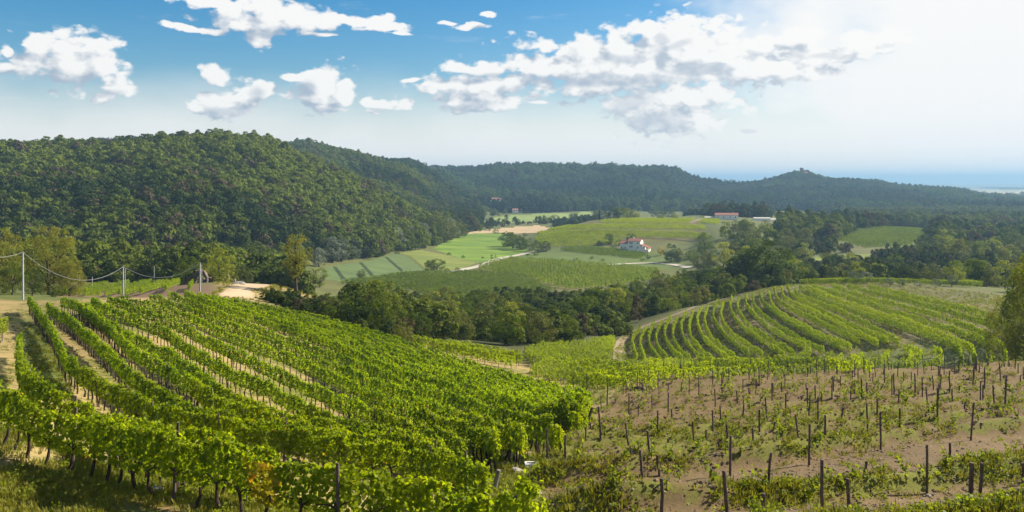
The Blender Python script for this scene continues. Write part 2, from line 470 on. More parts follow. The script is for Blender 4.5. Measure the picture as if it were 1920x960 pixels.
# ------------------------------------------------------------------ mesh helpers
class Geo:
    def __init__(self):
        self.V, self.F, self.n, self.M = [], [], 0, []

    def add(self, V, F, mi=0):
        V = np.asarray(V, float).reshape(-1, 3)
        F = np.asarray(F, int)
        self.V.append(V)
        self.F.append(F + self.n)
        self.M.append(mi)
        self.n += len(V)
        return self

    def mesh(self, name, mats, smooth=False):
        me = bpy.data.meshes.new(name)
        V = np.concatenate(self.V)
        me.vertices.add(len(V))
        me.vertices.foreach_set('co', V.astype(np.float32).ravel())
        loops = np.concatenate([f.ravel() for f in self.F])
        tot = np.concatenate([np.full(len(f), f.shape[1]) for f in self.F])
        mi = np.concatenate([np.full(len(f), m) for f, m in zip(self.F, self.M)])
        me.loops.add(len(loops))
        me.loops.foreach_set('vertex_index', loops.astype(np.int32))
        me.polygons.add(len(tot))
        st = np.concatenate([[0], np.cumsum(tot)[:-1]])
        me.polygons.foreach_set('loop_start', st.astype(np.int32))
        for m in (mats if isinstance(mats, (list, tuple)) else [mats]):
            me.materials.append(m)
        me.polygons.foreach_set('material_index', mi.astype(np.int32))
        me.polygons.foreach_set('use_smooth', np.full(len(tot), smooth))
        me.update(calc_edges=True)
        return me

    def build(self, name, mats, parent=None, smooth=False, loc=(0, 0, 0), rz=0.0):
        o = bpy.data.objects.new(name, self.mesh(name, mats, smooth))
        C.objects.link(o)
        o.location = loc
        o.rotation_euler = (0, 0, rz)
        if parent:
            o.parent = parent
        return o

    def box(self, x0, x1, y0, y1, z0, z1, mi=0):
        V = [(x0, y0, z0), (x1, y0, z0), (x1, y1, z0), (x0, y1, z0), (x0, y0, z1), (x1, y0, z1), (x1, y1, z1), (x0, y1, z1)]
        return self.add(V, [(0, 3, 2, 1), (4, 5, 6, 7), (0, 1, 5, 4), (1, 2, 6, 5), (2, 3, 7, 6), (3, 0, 4, 7)], mi)

    def tube(self, pts, radii, ns=6, mi=0, cap=True):
        pts = np.asarray(pts, float)
        n = len(pts)
        tg = np.gradient(pts, axis=0)
        tg /= np.linalg.norm(tg, axis=1)[:, None] + 1e-9
        ref = np.array([0.0, 0, 1.0]) if abs(tg[0, 2]) < 0.9 else np.array([1.0, 0, 0])
        a = np.cross(tg, ref)
        a /= np.linalg.norm(a, axis=1)[:, None] + 1e-9
        b = np.cross(tg, a)
        th = np.arange(ns) * 2 * math.pi / ns
        R = np.broadcast_to(np.asarray(radii, float), (n,))
        V = pts[:, None] + R[:, None, None] * (np.cos(th)[None, :, None] * a[:, None] + np.sin(th)[None, :, None] * b[:, None])
        idx = np.arange(n * ns).reshape(n, ns)
        F = np.stack([idx[:-1], np.roll(idx, -1, 1)[:-1], np.roll(idx, -1, 1)[1:], idx[1:]], -1).reshape(-1, 4)
        base = self.n
        self.add(V.reshape(-1, 3), F, mi)
        if cap:
            self.F.append(np.array([base + idx[-1]]))
            self.M.append(mi)
            self.F.append(np.array([base + idx[0][::-1]]))
            self.M.append(mi)
        return self

    LEAF = {'dia': [(0, -0.5), (0.36, 0.02), (0, 0.5), (-0.36, 0.02)],
            'vine': [(0, -0.42), (0.5, -0.3), (0.48, 0.14), (0.12, 0.55), (-0.36, 0.36), (-0.52, -0.16)],
            'tri': [(-0.45, -0.4), (0.5, -0.25), (0.05, 0.55)],
            'blade': [(-0.07, -0.5), (0.07, -0.5), (0.0, 0.5)]}

    def leaves(self, P, N, size, shape='dia', mi=0, fold=0.12, up=None):
        P, N = np.asarray(P, float), np.asarray(N, float)
        n = len(P)
        N = N / (np.linalg.norm(N, axis=1)[:, None] + 1e-9)
        r = RNG.normal(size=(n, 3)) if up is None else up
        T = np.cross(N, r)
        T /= np.linalg.norm(T, axis=1)[:, None] + 1e-9
        B = np.cross(N, T)
        tpl = np.array(self.LEAF[shape])
        size = np.broadcast_to(np.asarray(size, float), (n,))[:, None, None]
        V = P[:, None] + size * (tpl[None, :, 0, None] * T[:, None] + tpl[None, :, 1, None] * B[:, None]
                                 + (np.abs(tpl[:, 0]) * fold)[None, :, None] * N[:, None])
        k = len(tpl)
        return self.add(V.reshape(-1, 3), np.arange(n * k).reshape(n, k), mi)


def tag(o, label=None, cat=None, group=None, kind=None):
    if label:
        o['label'] = label
    if cat:
        o['category'] = cat
    if group:
        o['group'] = group
    if kind:
        o['kind'] = kind
    return o


def empty(name, loc, rz=0.0, scale=1.0):
    o = bpy.data.objects.new(name, None)
    o.empty_display_size = 0.3
    C.objects.link(o)
    o.location = loc
    o.rotation_euler = (0, 0, rz)
    o.scale = (scale,) * 3 if not isinstance(scale, (tuple, list)) else scale
    return o


def scatter(name, P, rz, scl, idx, tint, protos, label, cat, kind='stuff', group=None, tilt=0.0):
    """one object standing for a mass that nobody could count: instances of small meshes on points"""
    n = len(P)
    me = bpy.data.meshes.new(name)
    me.vertices.add(n)
    me.vertices.foreach_set('co', np.asarray(P, np.float32).ravel())
    for nm, ty, arr in (('rz', 'FLOAT', rz), ('scl', 'FLOAT', scl), ('idx', 'INT', idx), ('tint', 'FLOAT', tint)):
        at = me.attributes.new(nm, ty, 'POINT')
        at.data.foreach_set('value', np.asarray(arr, np.float32 if ty == 'FLOAT' else np.int32))
    o = bpy.data.objects.new(name, me)
    C.objects.link(o)
    coll = bpy.data.collections.new(name + '_source')
    for k, pm in enumerate(protos):
        coll.objects.link(bpy.data.objects.new('%s_%02d' % (name, k), pm))
    ng = bpy.data.node_groups.new(name + '_nodes', 'GeometryNodeTree')
    ng.interface.new_socket('Geometry', in_out='INPUT', socket_type='NodeSocketGeometry')
    ng.interface.new_socket('Geometry', in_out='OUTPUT', socket_type='NodeSocketGeometry')
    N, L = ng.nodes, ng.links
    gi, go = N.new('NodeGroupInput'), N.new('NodeGroupOutput')
    ci = N.new('GeometryNodeCollectionInfo')
    ci.inputs['Collection'].default_value = coll
    ci.inputs['Separate Children'].default_value = True
    ci.inputs['Reset Children'].default_value = True
    ip = N.new('GeometryNodeInstanceOnPoints')
    ip.inputs['Pick Instance'].default_value = True

    def attr(nm, ty):
        a = N.new('GeometryNodeInputNamedAttribute')
        a.data_type = ty
        a.inputs['Name'].default_value = nm
        return a.outputs[0]
    cx = N.new('ShaderNodeCombineXYZ')
    L.new(attr('rz', 'FLOAT'), cx.inputs[2])
    er = N.new('FunctionNodeEulerToRotation')
    L.new(cx.outputs[0], er.inputs[0])
    L.new(gi.outputs[0], ip.inputs['Points'])
    L.new(ci.outputs[0], ip.inputs['Instance'])
    L.new(attr('idx', 'INT'), ip.inputs['Instance Index'])
    L.new(er.outputs[0], ip.inputs['Rotation'])
    L.new(attr('scl', 'FLOAT'), ip.inputs['Scale'])
    L.new(ip.outputs[0], go.inputs[0])
    md = o.modifiers.new('scatter', 'NODES')
    md.node_group = ng
    return tag(o, label, cat, group, kind)


# ------------------------------------------------------------------ materials
def new_mat(name):
    m = bpy.data.materials.new(name)
    m.use_nodes = True
    for nd in list(m.node_tree.nodes):
        m.node_tree.nodes.remove(nd)
    t = NT(m.node_tree)
    return m, t, t.n('ShaderNodeOutputMaterial')


def leaf_mat(name, c1, c2, tr=0.4, trc=None, odd=None, odd_amt=0.0, rough=0.55, patch=0.0, wl=0.42, wt=0.62, odd_plants=None):
    """foliage: colour varies leaf by leaf and plant by plant; light passes through the leaves"""
    m, t, out = new_mat(name)
    geo = t.n('ShaderNodeNewGeometry')
    at = t.n('ShaderNodeAttribute', attribute_type='INSTANCER', attribute_name='tint')
    oi = t.n('ShaderNodeObjectInfo')
    rpi = geo.outputs['Random Per Island']
    f = t.m('MULTIPLY_ADD', rpi, wl, t.m('MULTIPLY', oi.outputs['Random'], 0.22))
    f = t.m('ADD', f, t.m('MULTIPLY', at.outputs['Fac'], wt), clamp=True)
    col = t.mix(f, rgb(*c1), rgb(*c2))
    if odd_plants:
        col = t.mix(t.m('GREATER_THAN', t.m('FRACT', t.m('MULTIPLY', oi.outputs['Random'], 13.7)), 0.90), col, rgb(*odd_plants))
    if odd:
        r2 = t.m('FRACT', t.m('MULTIPLY', rpi, 37.7))
        if patch > 0:
            pn = t.ramp(t.noise(geo.outputs['Position'], patch, 2.0), 0.62, 0.76)
            k = t.m('MULTIPLY', pn, t.m('LESS_THAN', r2, odd_amt * 6))
            k = t.m('MAXIMUM', k, t.m('LESS_THAN', r2, odd_amt * 0.4))
        else:
            k = t.m('LESS_THAN', r2, odd_amt)
        col = t.mix(k, col, rgb(*odd))
    bs = t.n('ShaderNodeBsdfPrincipled')
    t.link(col, bs.inputs['Base Color'])
    bs.inputs['Roughness'].default_value = rough
    bs.inputs['Specular IOR Level'].default_value = 0.12
    tl = t.n('ShaderNodeBsdfTranslucent')
    tb = t.mix(1.0, rgb(1, 1, 1), col)
    mu = t.n('ShaderNodeMix', data_type='RGBA', blend_type='MULTIPLY')
    mu.inputs[0].default_value = 1.0
    t.link(col, mu.inputs[6])
    mu.inputs[7].default_value = rgb(*(trc or (2.1, 1.9, 0.9)))
    t.link(mu.outputs[2], tl.inputs['Color'])
    mx = t.n('ShaderNodeMixShader')
    mx.inputs[0].default_value = tr
    t.link(bs.outputs[0], mx.inputs[1])
    t.link(tl.outputs[0], mx.inputs[2])
    t.link(mx.outputs[0], out.inputs[0])
    return m


def plain_mat(name, c1, c2, scale=3.0, rough=0.85, bump=0.0, stretch=(1, 1, 1), detail=5.0, lo=0.3, hi=0.7, coords='Object', spec=0.3):
    m, t, out = new_mat(name)
    tc = t.n('ShaderNodeTexCoord')
    vec = t.v('MULTIPLY', tc.outputs[coords], tuple(stretch))
    nz = t.noise(vec, scale, detail, 0.6)
    col = t.mix(t.ramp(nz, lo, hi), rgb(*c1), rgb(*c2))
    bs = t.n('ShaderNodeBsdfPrincipled')
    t.link(col, bs.inputs['Base Color'])
    bs.inputs['Roughness'].default_value = rough
    bs.inputs['Specular IOR Level'].default_value = spec
    if bump:
        bp = t.n('ShaderNodeBump')
        bp.inputs['Strength'].default_value = bump
        t.link(nz, bp.inputs['Height'])
        t.link(bp.outputs[0], bs.inputs['Normal'])
    t.link(bs.outputs[0], out.inputs[0])
    return m


M = {}
M['vine'] = leaf_mat('vine leaves', (0.048, 0.098, 0.005), (0.218, 0.270, 0.008), 0.52, (2.1, 2.0, 0.6), (0.40, 0.24, 0.02), 0.010)
M['vine_slope'] = leaf_mat('vine leaves of the slope', (0.044, 0.096, 0.004), (0.218, 0.288, 0.008), 0.47, (2.1, 2.05, 0.6), (0.40, 0.24, 0.02), 0.008)
M['far_forest'] = leaf_mat('haze tinted far forest leaves', (0.007, 0.028, 0.012), (0.080, 0.128, 0.030), 0.2, (1.7, 1.7, 0.8), wl=0.12, wt=0.82, rough=0.85, odd_plants=(0.050, 0.050, 0.036))  # bluish base colour paints distance haze into the leaves
M['clod'] = plain_mat('soil clods', (0.075, 0.052, 0.032), (0.20, 0.145, 0.090), 3.0, 0.95)
M['vine_yellow'] = leaf_mat('yellowing vine leaves', (0.14, 0.17, 0.012), (0.30, 0.26, 0.018), 0.45, (1.7, 1.6, 0.8), (0.46, 0.22, 0.02), 0.12)
M['vine_far'] = leaf_mat('distant vine leaves', (0.047, 0.092, 0.006), (0.232, 0.278, 0.010), 0.52, (2.1, 2.1, 0.7), wl=0.3)
M['vine_mid'] = leaf_mat('valley vine leaves', (0.045, 0.085, 0.012), (0.175, 0.225, 0.022), 0.42, (2.0, 2.0, 0.8), wl=0.25)
M['forest'] = leaf_mat('forest leaves', (0.007, 0.024, 0.006), (0.120, 0.155, 0.016), 0.22, (1.8, 1.8, 0.7), (0.10, 0.065, 0.040), 0.02, wl=0.12, wt=0.82, rough=0.85, odd_plants=(0.075, 0.060, 0.036))
M['tree_dark'] = leaf_mat('dark tree leaves', (0.011, 0.030, 0.005), (0.110, 0.150, 0.011), 0.32, (2.1, 2.1, 0.7), (0.12, 0.10, 0.02), 0.03, wl=0.22, wt=0.7, rough=0.8)
M['tree_olive'] = leaf_mat('olive green tree leaves', (0.030, 0.052, 0.011), (0.125, 0.140, 0.026), 0.32, (1.9, 1.7, 0.8))
M['tree_near'] = leaf_mat('light olive green leaves', (0.042, 0.062, 0.012), (0.175, 0.180, 0.028), 0.36, (2.0, 1.9, 0.8), rough=0.8)  # lighter leaf colour than tree_olive
M['tree_silver'] = leaf_mat('silver willow leaves', (0.075, 0.098, 0.066), (0.190, 0.215, 0.160), 0.22, (1.5, 1.5, 0.9))
M['tree_yellow'] = leaf_mat('yellow tree leaves', (0.34, 0.27, 0.010), (0.62, 0.50, 0.014), 0.3, (1.3, 1.2, 0.7))
M['tree_lime'] = leaf_mat('lime green tree leaves', (0.075, 0.115, 0.012), (0.200, 0.220, 0.022), 0.38, (2.0, 1.9, 0.8))
M['cypress'] = leaf_mat('cypress leaves', (0.012, 0.024, 0.010), (0.028, 0.040, 0.016), 0.1)
M['grass'] = leaf_mat('grass blades', (0.050, 0.074, 0.010), (0.185, 0.180, 0.026), 0.35, (1.9, 1.8, 0.9), (0.26, 0.20, 0.08), 0.10)
M['weed'] = leaf_mat('weed leaves', (0.065, 0.105, 0.010), (0.165, 0.200, 0.018), 0.42, (2.0, 1.9, 0.8))
M['bark'] = plain_mat('bark', (0.030, 0.022, 0.017), (0.085, 0.066, 0.050), 9.0, 0.95, 0.5, (1, 1, 0.25))
M['vine_bark'] = plain_mat('vine bark', (0.022, 0.015, 0.011), (0.070, 0.048, 0.034), 30.0, 0.95, 0.5, (1, 1, 0.2))
M['stake'] = plain_mat('weathered stake wood', (0.050, 0.034, 0.027), (0.150, 0.112, 0.092), 26.0, 0.9, 0.4, (1, 1, 0.12))
M['greypost'] = plain_mat('grey post wood', (0.12, 0.105, 0.095), (0.30, 0.275, 0.25), 26.0, 0.9, 0.4, (1, 1, 0.12))
M['concrete'] = plain_mat('pole concrete', (0.26, 0.28, 0.30), (0.40, 0.41, 0.42), 4.0, 0.85, 0.1)
M['cable'] = plain_mat('pale cable', (0.18, 0.19, 0.19), (0.26, 0.26, 0.25), 3.0, 0.6)
M['stone'] = plain_mat('field stone', (0.14, 0.125, 0.105), (0.34, 0.31, 0.265), 5.0, 0.95, 0.5)
M['ruin'] = plain_mat('ruin masonry', (0.060, 0.050, 0.046), (0.21, 0.17, 0.14), 1.2, 0.95, 0.5)
M['plaster'] = plain_mat('white plaster', (0.84, 0.81, 0.75), (0.90, 0.87, 0.81), 0.5, 0.9)
M['rooftile'] = plain_mat('red roof tiles', (0.22, 0.088, 0.066), (0.34, 0.150, 0.115), 2.5, 0.9, 0.2, (1, 1, 4))
M['rooftile_dark'] = plain_mat('dark red roof tiles', (0.16, 0.055, 0.045), (0.26, 0.095, 0.070), 2.5, 0.9, 0.2, (1, 1, 4))
M['roof_grey'] = plain_mat('grey roof sheets', (0.36, 0.35, 0.34), (0.52, 0.50, 0.47), 1.5, 0.8)
M['glass'] = plain_mat('dark window glass', (0.02, 0.025, 0.03), (0.04, 0.045, 0.05), 1.0, 0.25, spec=0.5)
M['tower'] = plain_mat('old tower brick', (0.16, 0.10, 0.075), (0.28, 0.18, 0.13), 0.8, 0.9)
M['whitebox'] = plain_mat('white painted concrete', (0.66, 0.66, 0.64), (0.80, 0.80, 0.78), 6.0, 0.8)
M['dark'] = plain_mat('dark inside', (0.03, 0.03, 0.03), (0.06, 0.055, 0.05), 6.0, 0.9)

# ------------------------------------------------------------------ the ground sheet
def ground_mat():
    m, t, out = new_mat('ground')
    geo = t.n('ShaderNodeNewGeometry')
    A = t.n('ShaderNodeAttribute', attribute_type='GEOMETRY', attribute_name='col_a').outputs['Color']
    B = t.n('ShaderNodeAttribute', attribute_type='GEOMETRY', attribute_name='col_b').outputs['Color']
    g = t.n('ShaderNodeAttribute', attribute_type='GEOMETRY', attribute_name='grassy').outputs['Fac']
    pos = geo.outputs['Position']
    n1 = t.noise(pos, 0.9, 6.0, 0.62)
    n2 = t.noise(pos, 0.09, 4.0, 0.55)
    n3 = t.noise(pos, 7.0, 4.0, 0.65)
    s = t.m('ADD', t.m('MULTIPLY', t.m('SUBTRACT', n1, 0.5), 1.5), t.m('MULTIPLY', t.m('SUBTRACT', n3, 0.5), 0.8))
    k = t.ramp(t.m('ADD', g, s), 0.34, 0.66)
    col = t.mix(k, A, B)
    mod = t.m('MULTIPLY_ADD', n3, 0.9, 0.55)
    mod = t.m('MULTIPLY', mod, t.m('MULTIPLY_ADD', n2, 0.7, 0.65))
    hv = t.n('ShaderNodeVectorMath', operation='SCALE')
    t.link(col, hv.inputs[0])
    t.link(mod, hv.inputs['Scale'])
    bs = t.n('ShaderNodeBsdfPrincipled')
    t.link(hv.outputs[0], bs.inputs['Base Color'])
    bs.inputs['Roughness'].default_value = 0.95
    bs.inputs['Specular IOR Level'].default_value = 0.15
    bp = t.n('ShaderNodeBump')
    bp.inputs['Strength'].default_value = 0.55
    bp.inputs['Distance'].default_value = 0.12
    t.link(t.m('ADD', n1, t.m('MULTIPLY', n3, 0.35)), bp.inputs['Height'])
    t.link(bp.outputs[0], bs.inputs['Normal'])
    t.link(bs.outputs[0], out.inputs[0])
    return m


GROUND_MAT = ground_mat()
_r = [1.0]
while _r[-1] < 60000:
    y = _r[-1]
    _r.append(y * (1.05 if y < 16 else 1.0085 if y < 130 else 1.0105 if y < 900 else 1.03 if y < 3000 else 1.06))
GY = np.array(_r)
GU = np.concatenate([np.linspace(-1.1, -0.66, 50), np.linspace(-0.655, 0.655, 820), np.linspace(0.66, 1.1, 50)])
YY, UU = np.meshgrid(GY, GU, indexing='ij')
XX = UU * YY
ZZ = h(XX, YY)
PX, PY = proj(XX, YY, ZZ)
SH = YY.shape


JX, JY = (fbm(XX * 0.09, YY * 0.09, 95, 3) - 0.5) * 16, (fbm(XX * 0.09, YY * 0.09, 97, 3) - 0.5) * 9


def soft(m):
    for ax in (0, 1, 0, 1):
        for d in (2, 1):
            m = 0.5 * m + 0.25 * (np.roll(m, d, ax) + np.roll(m, -d, ax))
    return m


def build_ground():
    PX, PY = globals()['PX'] + JX, globals()['PY'] + JY
    n1 = fbm(XX * 0.02, YY * 0.02, 51, 4)
    n2 = fbm(XX * 0.15, YY * 0.15, 57, 3)
    one = np.ones(SH)[..., None]
    ca = one * np.array([0.105, 0.108, 0.036])       # dry grass / earth
    cb = one * np.array([0.085, 0.105, 0.026])     # green grass
    g = 0.55 + 0.9 * (n1 - 0.5)

    def put(mask, a=None, b=None, gg=None):
        nonlocal ca, cb, g
        mk = soft(np.clip(mask, 0, 1).astype(float))
        if a is not None:
            ca = ca * (1 - mk[..., None]) + np.array(a) * mk[..., None]
        if b is not None:
            cb = cb * (1 - mk[..., None]) + np.array(b) * mk[..., None]
        if gg is not None:
            g = g * (1 - mk) + gg * mk
    # wooded hills: leaf litter
    hill = sstep(ZZ + 0 * YY, -47, -40) * sstep(YY, 380, 440) * np.where((PX < 780) | (YY > 1380), 1, 0)
    put(hill, (0.075, 0.060, 0.040), (0.045, 0.050, 0.020), 0.5)
    # young terraced plot
    pm = plot_mask(XX, YY)
    tt = plot_t(XX, YY)
    _, rn = ridge_profile(tt)
    gr = -0.16 + 0.92 * rn * (0.50 + 0.8 * n2) * (1 - 0.38 * sstep(YY, 45, 62)) + 0.22 * (n2 - 0.5)
    put(pm, (0.130, 0.092, 0.047), (0.120, 0.124, 0.024), gr)
    # left slope: straw coloured grass between the rows, greener alley near the crest
    lv = in_poly(PX, PY, [(-400, 545), (60, 563), (400, 556), (560, 585), (760, 622), (1010, 690), (1115, 740), (1105, 800), (940, 850), (900, 960), (-400, 960)]) & (YY < 175)
    strip = fbm(XX * 0.12, YY * 0.12, 71, 3)
    put(lv.astype(float), (0.27, 0.205, 0.088), (0.115, 0.122, 0.028), 0.42 + 0.9 * (strip - 0.5))
    al = in_poly(PX, PY, [(40, 600), (95, 620), (140, 745), (90, 740), (60, 690)]) & (YY < 175)
    put(al.astype(float), (0.22, 0.17, 0.09), (0.095, 0.120, 0.026), 0.72)
    fg = (1 - sstep(XX / YY, -0.37, -0.28)) * (1 - sstep(YY, 26.0, 29.0))
    put(fg, (0.25, 0.165, 0.075), (0.100, 0.105, 0.022), 0.62 + 0.7 * (n2 - 0.5))
    # gully between the two plots
    gu = in_poly(PX, PY, [(930, 960), (940, 860), (1060, 800), (1120, 740), (1090, 700), (1160, 735), (1110, 800), (1000, 880), (1000, 960)]) & (YY < 120)
    put(gu.astype(float) * 0.8, (0.28, 0.20, 0.115), (0.150, 0.155, 0.035), 0.55 + 0.6 * (n2 - 0.5))
    # right hill
    rh = in_poly(PX, PY, [(1150, 672), (1165, 630), (1330, 570), (1450, 535), (1640, 528), (1940, 560), (1940, 690), (1300, 690)]) & (YY > 165) & (YY < 300)
    put(rh.astype(float), (0.185, 0.140, 0.085), (0.098, 0.110, 0.032), 0.55 + 0.8 * (n2 - 0.5))
    bk = in_poly(PX, PY, [(1620, 536), (1850, 545), (1860, 575), (1700, 556)]) & (YY > 225) & (YY < 330)
    put(bk.astype(float), (0.115, 0.095, 0.056), (0.085, 0.098, 0.028), 0.5)
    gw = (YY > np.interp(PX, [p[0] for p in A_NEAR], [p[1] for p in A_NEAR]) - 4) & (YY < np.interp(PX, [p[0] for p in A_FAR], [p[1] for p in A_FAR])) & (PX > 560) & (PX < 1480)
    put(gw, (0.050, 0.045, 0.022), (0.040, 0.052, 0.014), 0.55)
    # dry knoll with the pale track
    kn = in_poly(PX, PY, [(395, 556), (405, 520), (470, 510), (600, 528), (620, 560), (560, 575), (480, 565)]) & (YY > 125) & (YY < 215)
    put(kn.astype(float), (0.27, 0.205, 0.09), (0.14, 0.135, 0.04), 0.42)
    kp = in_poly(PX, PY, [(405, 556), (440, 530), (470, 518), (520, 520), (510, 535), (470, 545), (480, 560)]) & (YY > 125) & (YY < 215)
    put(kp.astype(float), (0.40, 0.315, 0.21), None, 0.08)
    br = in_poly(PX, PY, [(490, 560), (560, 555), (640, 590), (600, 590), (540, 580)]) & (YY > 140) & (YY < 240)
    put(br.astype(float), (0.17, 0.11, 0.075), None, 0.35)
    sv = in_poly(PX, PY, [(105, 566), (115, 532), (405, 532), (402, 557)]) & (YY > 142) & (YY < 300)
    put(sv, (0.150, 0.098, 0.066), (0.09, 0.095, 0.028), 0.3)
    hg = in_poly(PX, PY, [(960, 470), (1165, 466), (1230, 474), (1310, 500), (1240, 506), (1080, 496), (960, 484)]) & (YY > 480) & (YY < 760)
    put(hg, (0.120, 0.110, 0.045), (0.085, 0.130, 0.026), 0.62)
    # far plain: fields and settlements fading away
    pl = sstep(YY, 2500, 3200)
    fn = vnoise(XX * 0.0022, YY * 0.0009, 81)
    put(pl * (fn > 0.62), (0.38, 0.34, 0.20), (0.30, 0.30, 0.14), 0.4)
    put(pl * (fn <= 0.62), (0.11, 0.13, 0.07), (0.07, 0.10, 0.04), 0.5)
    wheat = in_poly(PX, PY, [(1820, 357), (2300, 356), (2300, 366), (1850, 367)]) & (YY > 2600)
    put(wheat.astype(float), (0.36, 0.30, 0.15), (0.28, 0.26, 0.12), 0.3)
    nv, nu = SH
    V = np.stack([XX, YY, ZZ], -1).reshape(-1, 3)
    idx = np.arange(nv * nu).reshape(nv, nu)
    F = np.stack([idx[:-1, :-1], idx[:-1, 1:], idx[1:, 1:], idx[1:, :-1]], -1).reshape(-1, 4)
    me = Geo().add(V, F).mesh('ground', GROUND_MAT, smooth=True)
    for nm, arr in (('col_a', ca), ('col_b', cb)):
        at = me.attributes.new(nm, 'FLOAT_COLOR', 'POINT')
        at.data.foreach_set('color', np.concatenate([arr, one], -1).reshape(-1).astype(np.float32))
    at = me.attributes.new('grassy', 'FLOAT', 'POINT')
    at.data.foreach_set('value', g.reshape(-1).astype(np.float32))
    o = bpy.data.objects.new('ground', me)
    C.objects.link(o)
    tag(o, 'rolling ground of soil, dry straw and grass under the vineyards', 'ground', kind='structure')


# outline of the wood in the gully: where it starts and ends, by direction
A_NEAR = [(540, 146), (600, 138), (700, 128), (750, 128), (800, 150), (900, 158), (990, 160), (1060, 166), (1100, 192), (1150, 202), (1180, 218), (1240, 243), (1300, 262), (1350, 276), (1400, 290), (1490, 305)]
A_FAR = [(540, 190), (600, 215), (700, 290), (800, 320), (900, 330), (1000, 335), (1100, 350), (1200, 360), (1300, 370), (1490, 390)]
build_ground()


def field_mat(name, c1, c2, ang=0.0, stripe=0.0, per=6.0):
    m, t, out = new_mat(name)
    geo = t.n('ShaderNodeNewGeometry')
    pos = geo.outputs['Position']
    n1 = t.noise(pos, 0.035, 5.0, 0.6)
    n3 = t.noise(pos, 0.9, 4.0, 0.7)
    rot = t.n('ShaderNodeVectorRotate', rotation_type='Z_AXIS')
    t.link(pos, rot.inputs['Vector'])
    rot.inputs['Angle'].default_value = ang
    sv = t.v('MULTIPLY', rot.outputs[0], (0.01, 1.0 / per, 0.0))
    n4 = t.noise(sv, 1.0, 2.0, 0.5)
    f = t.m('ADD', t.m('MULTIPLY', n1, 0.6), t.m('MULTIPLY', n3, 0.4))
    f = t.m('ADD', f, t.m('MULTIPLY', t.m('SUBTRACT', n4, 0.5), stripe))
    col = t.mix(t.ramp(f, 0.3, 0.7), rgb(*c1), rgb(*c2))
    bs = t.n('ShaderNodeBsdfPrincipled')
    t.link(col, bs.inputs['Base Color'])
    bs.inputs['Roughness'].default_value = 0.95
    bs.inputs['Specular IOR Level'].default_value = 0.1
    t.link(bs.outputs[0], out.inputs[0])
    return m


def field(name, poly, y0, y1, mat, label, lift=0.06, cat='field'):
    """a field lying on the ground: the ground's own facets inside the outline, a hand above it"""
    jx = (vnoise(XX * 0.06, YY * 0.06, 91) - 0.5) * 3
    ins = in_poly(PX + jx, PY + jx * 0.4, poly) & (YY > y0) & (YY < y1)
    f = ins[:-1, :-1] & ins[:-1, 1:] & ins[1:, 1:] & ins[1:, :-1]
    i, j = np.nonzero(f)
    if len(i) == 0:
        print('EMPTY FIELD', name, label)
        return None
    nu = SH[1]
    q = np.stack([i * nu + j, i * nu + j + 1, (i + 1) * nu + j + 1, (i + 1) * nu + j], -1)
    ids, inv = np.unique(q, return_inverse=True)
    V = np.stack([XX.ravel()[ids], YY.ravel()[ids], ZZ.ravel()[ids] + lift], -1)
    o = Geo().add(V, inv.reshape(-1, 4)).build(name, mat, smooth=True)
    return tag(o, label, cat, kind='structure')


def ribbon(name, pts, width, mat, label, cat, y0, y1, lift=0.12, px=True):
    P = []
    if px:
        for k in range(len(pts) - 1):
            for s in np.linspace(0, 1, 14, endpoint=False):
                q = hit(pts[k][0] * (1 - s) + pts[k + 1][0] * s, pts[k][1] * (1 - s) + pts[k + 1][1] * s, y0, y1)
                if q:
                    P.append(q)
    else:
        P = pts
    P = np.array(P)
    for _ in range(14):
        P[1:-1] = 0.25 * P[:-2] + 0.5 * P[1:-1] + 0.25 * P[2:]
    s = np.concatenate([[0], np.cumsum(np.linalg.norm(np.diff(P, axis=0), axis=1))])
    ss = np.arange(0, s[-1], 2.0)
    P = np.stack([np.interp(ss, s, P[:, 0]), np.interp(ss, s, P[:, 1])], -1)
    tg = np.gradient(P, axis=0)
    tg /= np.linalg.norm(tg, axis=1)[:, None] + 1e-9
    nrm = np.stack([-tg[:, 1], tg[:, 0]], -1)
    offs = np.linspace(-0.5, 0.5, 5)
    wv = width * (0.85 + 0.3 * vnoise(ss * 0.2, ss * 0, 3))
    Q = P[:, None] + (offs[None, :, None] * wv[:, None, None]) * nrm[:, None]
    zc = h(Q[..., 0], Q[..., 1]) + lift
    V = np.concatenate([Q, zc[..., None]], -1).reshape(-1, 3)
    idx = np.arange(len(P) * 5).reshape(-1, 5)
    F = np.stack([idx[:-1, :-1], idx[:-1, 1:], idx[1:, 1:], idx[1:, :-1]], -1).reshape(-1, 4)
    o = Geo().add(V, F).build(name, mat, smooth=True)
    return tag(o, label, cat, kind='structure')


M['soy'] = field_mat('soy field', (0.070, 0.112, 0.046), (0.115, 0.155, 0.052), 0.9, 0.5, 5.0)
M['meadow'] = field_mat('meadow', (0.080, 0.145, 0.022), (0.170, 0.250, 0.034), 0.25, 1.1, 7.0)
M['meadow_dry'] = field_mat('dry meadow', (0.10, 0.145, 0.030), (0.20, 0.215, 0.055), 0.4, 0.4, 7.0)
M['stubble'] = field_mat('stubble field', (0.30, 0.23, 0.13), (0.46, 0.35, 0.22), 0.1, 0.4, 9.0)
M['farmeadow'] = field_mat('far meadow', (0.12, 0.18, 0.05), (0.24, 0.29, 0.09), 0.05, 0.6, 14.0)
M['vfloor'] = field_mat('vineyard floor', (0.085, 0.088, 0.030), (0.150, 0.135, 0.050), 0.0, 0.3, 5.0)
M['gravel'] = field_mat('pale gravel', (0.32, 0.29, 0.24), (0.45, 0.41, 0.35), 0.0, 0.2, 3.0)
M['dirt'] = field_mat('trodden dirt', (0.15, 0.12, 0.08), (0.24, 0.19, 0.125), 0.0, 0.2, 3.0)
